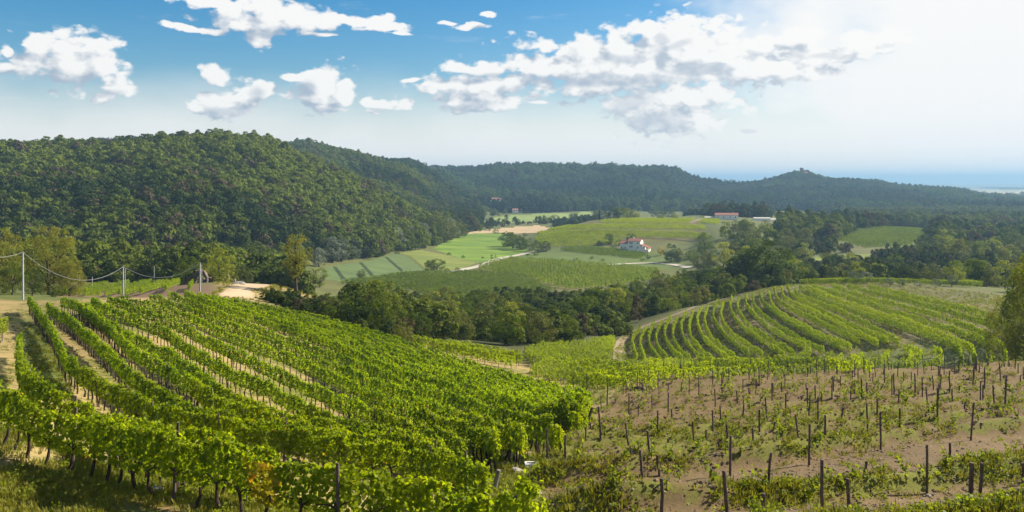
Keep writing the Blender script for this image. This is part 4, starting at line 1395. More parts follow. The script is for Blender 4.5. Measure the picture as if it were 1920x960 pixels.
BAND = [
    [(1003, 678), (1100, 676), (1200, 674), (1320, 671), (1430, 669), (1480, 665)],
    [(1000, 683), (1150, 681), (1300, 677), (1450, 673), (1520, 668)],
    [(1000, 688), (1100, 688), (1250, 684), (1400, 679), (1520, 674), (1590, 672)],
    [(1030, 693), (1150, 692), (1300, 687), (1450, 682), (1580, 676), (1660, 676)],
    [(1072, 700), (1200, 698), (1350, 692), (1500, 686), (1600, 681), (1690, 678)],
    [(1100, 705), (1200, 702), (1330, 696), (1483, 689), (1617, 684), (1740, 681)],
    [(1117, 709), (1200, 707), (1292, 703), (1378, 699), (1483, 692), (1617, 688), (1742, 685), (1800, 684)],
]
BLOCK = [[(985, 650), (1060, 641), (1152, 631)], [(985, 654), (1060, 646), (1152, 637)], [(988, 658), (1060, 651), (1152, 643)], [(992, 662), (1065, 656), (1152, 649)],
         [(998, 666), (1070, 661), (1150, 655)], [(1003, 669), (1075, 665), (1150, 661)], [(1008, 672), (1080, 669), (1150, 667)]]
BACK = [[(765, 628), (850, 641), (920, 651), (980, 657)], [(785, 634), (860, 646), (930, 656), (986, 662)], [(812, 641), (880, 652), (940, 661), (988, 667)], [(838, 648), (900, 659), (962, 670)]]


def foliage_blocks(P, protos, step):
    """foliage of one row in a single mesh, from ready-made leafy lengths"""
    g = Geo()
    tg = np.gradient(P, axis=0)
    for k in range(len(P)):
        me = protos[int(RNG.integers(len(protos)))]
        n = len(me.vertices)
        co = np.empty(n * 3, np.float32)
        me.vertices.foreach_get('co', co)
        co = co.reshape(-1, 3).copy()
        kk = len(me.polygons[0].vertices)
        li = np.empty(len(me.loops), np.int32)
        me.loops.foreach_get('vertex_index', li)
        if RNG.random() < 0.035:
            continue
        vig = 0.75 + 0.55 * float(vnoise(np.array([P[k, 0] * 0.16]), np.array([P[k, 1] * 0.16]), 61)[0])
        a = math.atan2(tg[k, 1], tg[k, 0]) + (math.pi if RNG.random() < 0.5 else 0)
        c, s = math.cos(a), math.sin(a)
        sy = RNG.uniform(0.55, 0.95) * vig
        sz = RNG.uniform(0.85, 1.12) * (0.55 + 0.45 * vig)
        z = gz(*P[k])
        V = np.stack([co[:, 0] * c - co[:, 1] * sy * s + P[k, 0], co[:, 0] * s + co[:, 1] * sy * c + P[k, 1], co[:, 2] * sz + z], -1)
        g.add(V, li.reshape(-1, kk))
    return g


def row_thing(P, label, group, protos, tint, hgt=1.85):
    if len(P) < 3:
        return
    o = foliage_blocks(P, protos, 1.2).build('vine_row', M['vine_far'])
    o['tint'] = float(tint)
    tag(o, label, 'vine row', group)
    g = Geo()
    for k in range(0, len(P), 5):
        z = gz(*P[k])
        g.tube([(P[k, 0], P[k, 1], z - 0.1), (P[k, 0], P[k, 1], z + hgt + 0.12)], [0.05, 0.045], 4)
    for k in range(0, len(P), 1):
        z = gz(*P[k])
        g.tube([(P[k, 0], P[k, 1], z - 0.1), (P[k, 0] + 0.03, P[k, 1], z + 0.7)], [0.045, 0.03], 4)
    t = g.build('posts', M['stake'], o)
    t['kind'] = 'stuff'


for i, p in enumerate(HILL):
    row_thing(row_path(p, 1.15, 150.0 if i < 22 else 108.0, 300.0, 1.7, 16), '%s curving vine row from the dirt track on the right hill' % ORD[i], 'curving vine rows on the right hill', VINE_FAR,
              np.clip(0.42 + RNG.normal() * 0.12, 0, 1))
for i, p in enumerate(STUBS):
    row_thing(row_path(p, 1.15, 120.0, 260.0, 1.7, 6), '%s short hooked vine row from the left at the bottom of the right hill' % ORD[i], 'short hooked vine rows', VINE_FAR, 0.7)
for i, p in enumerate(BAND):
    row_thing(row_path(p, 1.15, 96.0 if i < 5 else 90.0, 200.0, 1.8, 16), '%s row from the back in the bright vine block behind the bare stakes' % ORD[i], 'bright vine rows in the hollow', VINE_FAR, 0.95)
for i, p in enumerate(BLOCK):
    row_thing(row_path(p, 1.15, 125.0, 230.0, 1.8, 16), '%s row from the back in the small vine block left of the dirt track' % ORD[i], 'vine rows in the gully', VINE_FAR, 0.7)
for i, p in enumerate(BACK):
    row_thing(row_path(p, 1.15, 100.0, 200.0, 1.8, 16), '%s row from the back in the strip of vines under the dark wood' % ORD[i], 'vine rows under the wood', VINE_FAR, 0.7)


# ------------------------------------------------------------------ far vineyards in the valley: rows that read as texture
def far_rows(name, poly, y0, y1, ang, spacing, label, protos=VINE_VALLEY, step=3.2, curve=0.0, tint=0.5, sc=1.0):
    pts = [hit(a, b, y0, y1) for a, b in spline(poly + [poly[0]], 6)]
    pts = np.array([p for p in pts if p])
    if len(pts) < 4:
        print('EMPTY VINEYARD', label)
        return
    d = np.array([math.cos(ang), math.sin(ang)])
    n = np.array([-d[1], d[0]])
    s, t = pts @ d, pts @ n
    P, R = [], []
    for tt in np.arange(t.min(), t.max(), spacing):
        ss = np.arange(s.min() - 5, s.max() + 5, step)
        X = ss[:, None] * d + (tt + curve * ((ss - ss.mean()) / 60.0) ** 2)[:, None] * n
        Z = h(X[:, 0], X[:, 1])
        px, py = proj(X[:, 0], X[:, 1], Z)
        ok = in_poly(px, py, poly) & (X[:, 1] > y0) & (X[:, 1] < y1)
        for q, z in zip(X[ok], Z[ok]):
            P.append((q[0], q[1], z))
            R.append(ang + (math.pi if RNG.random() < 0.5 else 0))
    if not P:
        print('EMPTY VINEYARD', label)
        return
    P = np.array(P)
    ti = np.clip(tint + 0.6 * (fbm(P[:, 0] * 0.03, P[:, 1] * 0.03, 9, 2) - 0.5) + RNG.normal(size=len(P)) * 0.1, 0, 1)
    scatter(name, P, R, RNG.uniform(0.9, 1.1, len(P)) * sc, RNG.integers(0, len(protos), len(P)), ti, protos, label, 'vineyard')
    print('vineyard', label, len(P))


far_rows('vine_rows', [(640, 532), (760, 514), (890, 511), (985, 520), (1040, 548), (900, 570), (760, 545), (690, 545)], 330, 640, 0.35, 3.6,
         'flat dark green vineyard below the crop field and the gravel road')
far_rows('vine_rows', [(892, 506), (925, 493), (962, 486), (1080, 493), (1240, 508), (1235, 524), (1130, 540), (1060, 545), (985, 522)], 360, 720, -1.05, 6.0,
         'striped green vineyard sloping below the pale farm lane', tint=0.6, sc=1.25)
far_rows('vine_rows', [(1045, 470), (1105, 464), (1165, 470), (1215, 478), (1200, 486), (1100, 476)], 560, 720, -0.25, 2.6, 'small vineyard directly below the white farmhouse', tint=0.3)
for i, (poly, y0, y1, tn, lb) in enumerate([
        ([(1000, 446), (1080, 445), (1165, 448), (1165, 458), (1080, 464), (1010, 462)], 620, 860, 0.65, 'lowest vineyard terrace beside the white farmhouse'),
        ([(1010, 436), (1120, 433), (1300, 437), (1330, 440), (1325, 449), (1180, 447), (1010, 445)], 640, 880, 0.75, 'middle vineyard terrace above the white farmhouse'),
        ([(1040, 425), (1130, 422), (1320, 424), (1322, 432), (1130, 430), (1030, 433)], 700, 900, 0.85, 'upper vineyard terrace below the bright hilltop'),
        ([(1125, 415), (1180, 411), (1300, 412), (1292, 420), (1130, 420)], 740, 1000, 1.0, 'bright yellow green vineyard on the sunlit hilltop'),
        ([(1310, 419), (1320, 412), (1350, 413), (1345, 421)], 720, 1000, 1.0, 'small bright vineyard in front of the red roofed farm')]):
    far_rows('vine_rows', poly, y0, y1, 0.03, 5.4, lb, protos=VINE_LIT, tint=tn)
far_rows('vine_rows', [(1566, 450), (1600, 434), (1660, 428), (1742, 432), (1748, 442), (1710, 460), (1620, 466)], 520, 900, -0.18, 7.0,
         'terraced vineyard with wide dry strips among the woods at the right', tint=0.45, sc=1.2)
far_rows('vine_rows', [(120, 560), (120, 545), (200, 537), (300, 533), (385, 540), (395, 548), (330, 548), (250, 556)], 150, 300, 1.85, 4.4,
         'small dark vineyard beyond the crest in front of the ruin', tint=0.2, protos=VINE_FAR, step=1.2, sc=0.85)
far_rows('vine_rows', [(1500, 533), (1600, 529), (1840, 536), (1840, 540), (1650, 534)], 240, 340, 0.1, 3.0, 'thin line of vines along the top of the right hill', tint=0.35, protos=VINE_FAR, step=1.2)

# ------------------------------------------------------------------ woods and single trees
USED = []


def interp_line(px, line):
    return float(np.interp(px, [p[0] for p in line], [p[1] for p in line]))


def wood(n, px0, px1, near, far, sky, kinds, hts, label, group, sp=5.5, widen=(0.95, 1.25), poly=None, hmin=2.6, near_small=False):
    """single trees of a wood: spread over the ground between two distances, crowns kept under the wood's skyline"""
    made, tries = 0, 0
    while made < n and tries < n * 60:
        tries += 1
        px = RNG.uniform(px0, px1)
        a, b = interp_line(px, near), interp_line(px, far)
        if b <= a + 1:
            continue
        # more trees towards the near edge, where they show
        y = a + (b - a) * RNG.random() ** 1.25
        x = (px - 960) / FX * y
        k = str(RNG.choice([q[0] for q in kinds], p=[q[1] for q in kinds]))
        z = gz(x, y)
        top = -(interp_line(px, sky) - HOR) / FX * y - z
        ht = min(hts[1] * RNG.uniform(0.8, 1.1), top * RNG.uniform(0.70, 1.05))
        if near_small:
            ht = min(ht, RNG.uniform(3.2, 5.6) + 0.11 * (y - a))
        if k == 'bush':
            ht = min(ht, RNG.uniform(2.5, 5.0))
        if ht < hmin:
            continue
        if any((x - u) ** 2 + (y - v) ** 2 < (sp * min(1, ht / 8)) ** 2 for u, v in USED):
            continue
        USED.append((x, y))
        lb = label[k] if isinstance(label, dict) else label
        gr = group if len(set(label.values())) == 1 else group + ', ' + {'oak': 'dark round ones', 'olive': 'olive green ones', 'lime': 'light green ones', 'bush': 'low bushes', 'willow': 'silver ones'}.get(k, k)
        make_tree(k, x, y, ht, lb, 'bush' if k == 'bush' else 'tree', gr, RNG.uniform(*widen), z)
        made += 1
    print('wood', group, made, 'of', n)


A_SKY = [(540, 584), (580, 576), (610, 566), (640, 554), (680, 542), (722, 524), (745, 540), (790, 548), (840, 542), (880, 552), (960, 548), (1040, 556), (1080, 552), (1130, 540), (1180, 528),
         (1240, 505), (1300, 498), (1350, 492), (1395, 478), (1420, 462), (1450, 457), (1478, 480), (1490, 496)]
wood(128, 560, 1480, A_NEAR, A_FAR, A_SKY, [('oak', 0.50), ('olive', 0.22), ('lime', 0.18), ('bush', 0.10)], (7, 11),
     {'oak': 'dark round tree crowded in the gully wood below the left vineyard', 'olive': 'olive green tree crowded in the gully wood below the left vineyard',
      'lime': 'light green tree crowded in the gully wood below the left vineyard', 'bush': 'low dark bush at the edge of the gully wood'}, 'trees of the gully wood', 4.6, near_small=True)
# a taller dark group at the right end of that wood
for px, y, top, k in [(1440, 318, 455, 'oak'), (1415, 325, 464, 'oak'), (1465, 322, 470, 'oak'), (1395, 318, 478, 'oak'), (1370, 322, 490, 'oak')]:
    x = (px - 960) / FX * y
    z = gz(x, y)
    make_tree(k, x, y, -(top - HOR) / FX * y - z, 'tall dark tree at the right end of the gully wood beside the hill crest', 'tree', 'tall dark trees by the hill crest', 1.4 if px == 1440 else 1.15, z)
    USED.append((x, y))
wood(38, 1490, 1960, [(1480, 305), (1600, 300), (1700, 296), (1800, 292), (1960, 250)], [(1480, 400), (1960, 400)],
     [(1480, 485), (1510, 495), (1560, 500), (1600, 490), (1650, 497), (1700, 488), (1760, 494), (1820, 486), (1870, 496), (1960, 478)],
     [('oak', 0.40), ('olive', 0.30), ('lime', 0.30)], (6, 11), {'oak': 'dark green tree in the belt behind the right hill', 'olive': 'olive green tree in the belt behind the right hill',
      'lime': 'light green tree in the belt behind the right hill'}, 'tree belt behind the right hill', 6.0)
wood(32, 1310, 1560, [(1300, 470), (1400, 430), (1560, 430)], [(1300, 640), (1380, 720), (1560, 700)],
     [(1300, 450), (1330, 428), (1360, 415), (1400, 411), (1460, 411), (1500, 416), (1540, 428), (1560, 450)], [('oak', 0.6), ('olive', 0.28), ('lime', 0.12)], (8, 13),
     {'oak': 'dark round tree in the wood on the knoll before the red roofed farm', 'olive': 'olive tinged tree in the wood on the knoll before the red roofed farm', 'lime': 'light green tree in the wood on the knoll before the red roofed farm'}, 'trees of the knoll wood', 8.0)
wood(34, 1540, 1960, [(1540, 420), (1960, 420)], [(1540, 520), (1700, 560), (1960, 700)],
     [(1540, 470), (1560, 474), (1580, 474), (1640, 472), (1690, 470), (1720, 452), (1745, 432), (1765, 428), (1790, 436), (1815, 448), (1860, 440), (1960, 430)], [('oak', 0.42), ('olive', 0.38), ('lime', 0.2)], (8, 14),
     {'oak': 'dark tree in the wood right of the terraced vineyard', 'olive': 'olive green tree in the wood right of the terraced vineyard', 'lime': 'light green tree in the wood right of the terraced vineyard'}, 'trees of the right hand wood', 8.0)

# willows along the foot of the wooded hill
for px, py, hp in [(598, 500, 34), (622, 492, 46), (640, 490, 42), (662, 486, 40), (682, 482, 36), (700, 480, 34), (742, 468, 40), (757, 462, 30), (775, 462, 36), (795, 458, 38), (812, 456, 46), (828, 453, 52),
                   (846, 450, 38), (860, 446, 30), (718, 474, 26), (786, 460, 24)]:
    q = hit(px, py, 420, 1200)
    if q:
        make_tree('willow' if px < 800 or px in (846,) else str(RNG.choice(['willow', 'olive'])), q[0], q[1], hp * q[1] / FX,
                  'silvery grey tree in the row at the foot of the wooded hill', 'tree', 'silvery trees along the hill foot', RNG.uniform(1.2, 1.5))

SINGLE = [  # kind, px, base py, height in photograph pixels, nearest distance, widening, label
    ('slim', 556, 552, 112, 140, 1.0, 'tall slim olive green tree alone on the dry knoll'),
    ('sapling', 526, 546, 24, 140, 1.0, 'spindly sapling left of the tall slim tree on the knoll'),
    ('sapling', 585, 540, 36, 140, 1.2, 'small sapling right of the tall slim tree on the knoll'),
    ('lime', 600, 538, 34, 150, 1.1, 'small light green tree beside the tall slim tree'),
    ('near_oak', 820, 510, 24, 420, 1.5, 'dark round bush beside the gravel road'),
    ('oak', 808, 508, 20, 420, 1.3, 'smaller dark bush beside the round bush at the gravel road'),
    ('olive', 677, 522, 16, 420, 1.3, 'small tree standing in front of the crop field'),
    ('bush', 960, 466, 30, 520, 1.3, 'dark bushy tree at the right edge of the bright meadow'),
    ('oak', 952, 462, 27, 520, 1.3, 'leftmost dark tree of the clump at the bright meadow edge'),
    ('oak', 975, 468, 24, 520, 1.2, 'round dark tree in the clump at the bright meadow edge'),
    ('oak', 992, 470, 22, 520, 1.2, 'dark tree in front of the lowest vineyard terrace'),
    ('oak', 1008, 472, 20, 520, 1.2, 'small dark tree between meadow and vineyard terraces'),
    ('olive', 1024, 471, 18, 520, 1.2, 'small green tree at the corner of the vineyard terraces'),
    ('oak', 1142, 458, 20, 560, 1.1, 'dark round tree left of the white farmhouse'),
    ('bush', 1160, 461, 13, 560, 1.2, 'dark bush against the left end of the white farmhouse'),
    ('bush', 1124, 460, 9, 560, 1.2, 'tiny dark bush left of the farmhouse tree'),
    ('oak', 1183, 450, 12, 640, 1.6, 'low dark tree behind the farmhouse roof'),
    ('yellow', 1239, 479, 15, 500, 1.05, 'golden yellow tree right of the white farmhouse'),
    ('oak', 1259, 491, 32, 480, 1.05, 'dark tree beside the pale farm lane right of the yellow tree'),
    ('olive', 1272, 492, 26, 480, 0.8, 'narrow green tree beside the pale farm lane'),
    ('oak', 1301, 493, 26, 470, 0.9, 'dark upright tree right of the pale farm lane'),
    ('lime', 1290, 487, 14, 480, 1.2, 'bright green bush between the two dark lane trees'),
    ('oak', 1330, 488, 30, 440, 1.1, 'big dark tree at the left edge of the knoll wood'),
    ('cypress', 1124, 414, 21, 740, 1.0, 'dark pointed cypress at the left end of the sunlit hilltop'),
    ('oak', 1150, 411, 22, 760, 1.5, 'dark green tree right of the pointed cypress'),
    ('oak', 1162, 411, 22, 770, 1.3, 'second dark green tree right of the pointed cypress'),
    ('lime', 1176, 411, 20, 760, 1.5, 'sunlit light green tree on the hilltop'),
    ('lime', 1190, 411, 17, 770, 1.4, 'smaller sunlit light green tree on the hilltop'),
    ('lime', 1138, 412, 8, 760, 1.3, 'tiny light green bush beside the pointed cypress'),
    ('oak', 1233, 408, 20, 900, 1.6, 'dark tree standing behind the sunlit hilltop vineyard'),
    ('oak', 1255, 408, 17, 900, 1.4, 'smaller dark tree behind the sunlit hilltop vineyard'),
    ('lime', 1240, 412, 10, 800, 1.5, 'light green bush at the back of the sunlit hilltop vineyard'),
    ('lime', 1265, 412, 11, 800, 1.6, 'rounded light green bush right of the hilltop vineyard'),
    ('cypress', 1338, 408, 15, 780, 1.0, 'small cypress at the left end of the red roofed farm'),
    ('olive', 1360, 401, 11, 860, 1.5, 'round pale tree behind the red roofed farm'),
    ('lime', 1387, 404, 9, 860, 1.6, 'light green tree at the right end of the red roofed farm'),
    ('conifer', 1403, 409, 13, 800, 1.0, 'dark pointed conifer between the farm and its sheds'),
    ('lime', 1435, 405, 14, 880, 1.4, 'round green tree behind the farm sheds'),
    ('oak', 970, 418, 8, 1000, 1.6, 'small dark tree on the stubble field edge'),
    ('oak', 1023, 420, 13, 900, 1.3, 'dark tree at the near edge of the long far meadow'),
    ('oak', 1040, 417, 14, 900, 1.4, 'dark tree in the clump before the long far meadow'),
    ('olive', 1058, 417, 10, 900, 1.4, 'pale green tree in the clump before the long far meadow'),
    ('oak', 1074, 413, 13, 900, 1.3, 'tallest dark tree in the clump before the far meadow'),
    ('bush', 930, 437, 8, 800, 1.2, 'small pointed bush on the tan stubble field'),
    ('bush', 886, 435, 5, 800, 1.4, 'tiny bush at the left of the tan stubble field'),
    ('bush', 917, 433, 4, 800, 1.4, 'tiny bush in the middle of the tan stubble field'),
    ('sapling', 922, 489, 12, 500, 1.3, 'spindly young tree beside the gravel road'),
    ('sapling', 929, 486, 9, 500, 1.3, 'smaller spindly tree beside the gravel road'),
]
for k, px, py, hp, y0, wd, lb in SINGLE:
    q = hit(px, py, y0, 1800)
    if q is None:
        q = ((px - 960) / FX * (y0 + 60), y0 + 60)
    make_tree(k, q[0], q[1], hp * q[1] / FX, lb, 'bush' if 'bush' in lb else 'tree', None, wd, None, 0.8 if k == 'slim' else None)

for i, (px, py, hp) in enumerate([(745, 476, 7), (770, 470, 6), (795, 466, 6), (842, 478, 5), (868, 484, 6), (858, 506, 5), (838, 507, 5), (905, 485, 4), (958, 485, 6), (990, 480, 5), (1005, 479, 6), (1080, 489, 6), (1040, 491, 5),
                                  (1110, 486, 6), (1205, 489, 6), (1215, 486, 8), (1262, 484, 7), (1130, 489, 5), (1010, 444, 5), (1006, 456, 6), (984, 443, 6), (870, 441, 6), (900, 434, 4), (1040, 432, 4)]):
    q = hit(px, py, 440, 1200)
    if q:
        make_tree('bush', q[0], q[1], hp * q[1] / FX, 'small dark bush dotted along the edges of the valley fields', 'bush', 'small bushes along the valley field edges', RNG.uniform(1.0, 1.6))

# the trees by the left edge, beyond the crest, and the big one at the right edge
for k, px, y, top, wd, lb in [
        ('near_olive', -10, 150, 425, 0.85, 'tall olive green tree at the left edge behind the first pole'),
        ('near_olive', 92, 162, 428, 0.92, 'tall spreading olive green tree right of the first pole'),
        ('near_oak', 22, 146, 492, 0.9, 'dark lower tree between the two tall trees at the left edge'),
        ('near_olive', 130, 160, 480, 0.8, 'lower olive green tree right of the spreading tree'),
        ('near_oak', 60, 150, 505, 1.0, 'dark bush under the spreading tree behind the first pole'),
        ('oak', 105, 150, 535, 1.1, 'low rusty bush at the end of the small dark vineyard'),
        ('oak', -60, 140, 450, 0.9, 'dark tree at the far left edge behind the crest'),
        ('lime', 412, 196, 468, 1.0, 'light green tree growing behind the stone ruin'),
        ('lime', 397, 204, 480, 0.9, 'smaller light green tree inside the stone ruin'),
        ('olive', 430, 210, 485, 0.8, 'olive green tree right of the stone ruin'),
        ('oak', 352, 212, 482, 1.0, 'dark green tree left of the stone ruin'),
        ('oak', 175, 260, 475, 1.2, 'rounded mid green tree behind the small dark vineyard'),
        ('olive', 205, 268, 482, 1.2, 'second rounded tree behind the small dark vineyard'),
        ('oak', 240, 275, 486, 1.2, 'third rounded tree behind the small dark vineyard'),
        ('olive', 268, 282, 488, 1.2, 'fourth rounded tree behind the small dark vineyard'),
        ('oak', 140, 255, 490, 1.2, 'dark rounded tree right of the tall trees at the left'),
        ('oak', 310, 290, 492, 1.2, 'fifth rounded tree, left of the ruin and behind the thin poles'),
        ('olive', 455, 250, 500, 1.0, 'small olive green tree behind the dry knoll'),
        ('near_olive', 1934, 108, 486, 0.55, 'big olive green tree leaning in at the right edge'),
        ('near_olive', 1892, 128, 560, 0.8, 'lower olive green tree beside the big tree at the right edge'),
        ('near_oak', 1962, 112, 470, 0.7, 'dark crown behind the big tree at the right edge'),
        ('olive', 1850, 285, 500, 1.2, 'olive green tree behind the bare bank on the right hill')]:
    x = (px - 960) / FX * y
    z = gz(x, y)
    make_tree(k, x, y, max(2.0, -(top - HOR) / FX * y - z), lb, 'bush' if 'bush' in lb else 'tree', None, wd, z - 0.1, (0.45 if px > 1800 else 0.7) if k == 'near_olive' else None)
# small silver olives on the back of the right hill
for px, py, hp in [(1668, 536, 14), (1692, 537, 13), (1720, 540, 12), (1755, 540, 16), (1785, 538, 20), (1560, 530, 18), (1600, 531, 22), (1625, 531, 20)]:
    q = hit(px, py, 235, 400) or ((px - 960) / FX * 285, 285)
    make_tree('olivetree', q[0], q[1], hp * q[1] / FX, 'small silvery olive tree at the back of the right hill', 'tree', 'silvery olive trees on the right hill', 1.2)
for px, py, hp, lb in [(1045, 714, 17, 'larger silvery shrub at the lower end of the left vineyard'), (1078, 720, 14, 'smaller silvery shrub at the lower end of the left vineyard')]:
    q = hit(px, py, 60, 180)
    make_tree('olivetree', q[0], q[1], hp * q[1] / FX, lb, 'shrub', None, 1.9, gz(*q) - 0.5, name='shrub')


# ---- forests: too many trees to count
def forest(name, n, test, y0, y1, u0, u1, scl, label, cat='wood', seed=1, dark=0.0, protos=None):
    r = np.random.default_rng(seed)
    w = np.sqrt(r.uniform(y0 ** 2, y1 ** 2, n))
    u = r.uniform(u0, u1, n)
    x = u * w
    z = h(x, w)
    px, py = proj(x, w, z)
    ok = test(px, py, w, z) & ((w < 380) | (vnoise(x * 0.022, w * 0.022, seed + 21) > 0.13))
    x, w, z = x[ok], w[ok], z[ok]
    big = fbm(x * 0.012, w * 0.012, seed + 3, 3)
    s = (scl[0] * 0.8 + (scl[1] * 1.15 - scl[0] * 0.8) * r.random(len(x)) ** 1.7) * (0.75 + 0.5 * big)
    big2 = fbm(x * 0.006, w * 0.006, seed + 9, 3)
    tint = np.clip(0.38 + 3.0 * (big2 - 0.5) + r.normal(size=len(x)) * 0.24 - dark, 0, 1)
    scatter(name, np.column_stack([x, w, z - 0.4]), r.uniform(0, 6.28, len(x)), s, r.integers(0, len(FOREST), len(x)), tint, protos or FOREST, label, cat)
    print('forest', label, len(x))


FIELDS = [[(596, 510), (745, 472), (790, 466), (870, 436), (952, 424), (1040, 420), (1040, 434), (1000, 476), (960, 490), (860, 512), (740, 530), (640, 534)],
          [(884, 410), (960, 401), (1110, 395), (1114, 409), (1030, 416), (960, 420), (890, 420)],
          [(1440, 397), (1500, 393), (1570, 403), (1596, 414), (1530, 422), (1438, 418)],
          [(1510, 492), (1510, 482), (1560, 475), (1634, 474), (1644, 486), (1620, 498), (1540, 498)]]


def open_land(px, py):
    r = np.zeros(px.shape, bool)
    for f in FIELDS:
        r |= in_poly(px, py, f)
    return r


def t_hill1(px, py, y, z):
    foot = np.interp(px, [-300, 0, 200, 430, 560, 700, 800, 880], [400, 395, 400, 455, 500, 575, 690, 860])
    return (y > foot) & (px < 890) & (y < 960) & (z > -56) & ~open_land(px, py)


forest('hill_forest', 30000, t_hill1, 380, 960, -0.86, -0.04, (6.0, 16.0), 'dense green forest covering the nearer hill at the left', seed=3)
forest('foot_wood', 3600, lambda px, py, y, z: (px < 560) & (y > 255) & (y < np.interp(px, [0, 430, 560], [400, 460, 505])) & (py > 440), 255, 520, -0.75, -0.2, (4.5, 9.0),
       'low dark scrub between the small vineyard and the foot of the hill', seed=5)
forest('second_hill_forest', 9000, lambda px, py, y, z: (y > 960) & (y < 1520) & (px < 900) & (px > 520), 960, 1520, -0.28, -0.04, (8, 14),
       'forest on the second hill behind the left one', seed=7)
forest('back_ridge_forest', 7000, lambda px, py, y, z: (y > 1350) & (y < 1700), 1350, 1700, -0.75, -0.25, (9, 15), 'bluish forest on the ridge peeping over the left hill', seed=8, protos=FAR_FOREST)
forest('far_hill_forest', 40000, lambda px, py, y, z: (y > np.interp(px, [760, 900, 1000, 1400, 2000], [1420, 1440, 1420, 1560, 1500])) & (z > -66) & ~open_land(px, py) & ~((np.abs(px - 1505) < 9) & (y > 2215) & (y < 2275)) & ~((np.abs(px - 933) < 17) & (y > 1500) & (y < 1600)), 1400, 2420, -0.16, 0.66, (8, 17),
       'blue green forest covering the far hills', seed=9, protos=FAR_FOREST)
forest('plain_wood', 16000, lambda px, py, y, z: (px > 1290) & ~open_land(px, py) & ~((px > 1320) & (px < 1460) & (y < 905)) & ~((px < 1330) & (y < 1040))
       & ~in_poly(px, py, [(1555, 458), (1600, 432), (1660, 427), (1745, 430), (1752, 444), (1715, 468), (1620, 474)]), 640, 1700, 0.2, 0.72, (6, 12),
       'bluish woods spread over the low ground before the far hills', seed=11)
forest('valley_scrub', 900, lambda px, py, y, z: (px > 780) & (px < 1130) & ((py < 436) & (py > 396)) & ~open_land(px, py), 860, 1420, -0.12, 0.12, (4, 8),
       'scattered dark hedges between the valley fields', seed=13)
forest('right_scrub', 1500, lambda px, py, y, z: (px > 1480) & (y > 305) & (y < 640) & (py > 440) & ~in_poly(px, py, [(1555, 462), (1600, 430), (1660, 426), (1760, 430), (1755, 446), (1715, 474), (1620, 480)]) & ~open_land(px, py),
       300, 640, 0.32, 0.72, (3.5, 7), 'low scrub between the trees of the right hand woods', seed=15)
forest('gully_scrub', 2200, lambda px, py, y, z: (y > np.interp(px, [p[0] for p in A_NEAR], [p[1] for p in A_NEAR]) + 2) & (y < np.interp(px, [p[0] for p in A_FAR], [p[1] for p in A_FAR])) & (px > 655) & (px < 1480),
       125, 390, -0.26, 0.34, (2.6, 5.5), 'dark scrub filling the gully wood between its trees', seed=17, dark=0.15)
forest('plain_trees', 9000, lambda px, py, y, z: (vnoise(y * 0.0016, px * 0.02, 5) > 0.45) & ~((px > 1815) & (py > 355.5) & (py < 367.5)), 2500, 9000, 0.3, 0.72, (9, 16),
       'faint lines of trees across the hazy plain', seed=19)

forest('bramble', 1500, lambda px, py, y, z: in_poly(px, py, [(485, 562), (540, 558), (600, 566), (668, 604), (650, 606), (600, 594), (540, 580)]), 135, 215, -0.31, -0.17, (0.7, 2.2),
       'low brownish brambles along the upper edge of the left vineyard by the dry knoll', 'brambles', seed=23, dark=0.1)

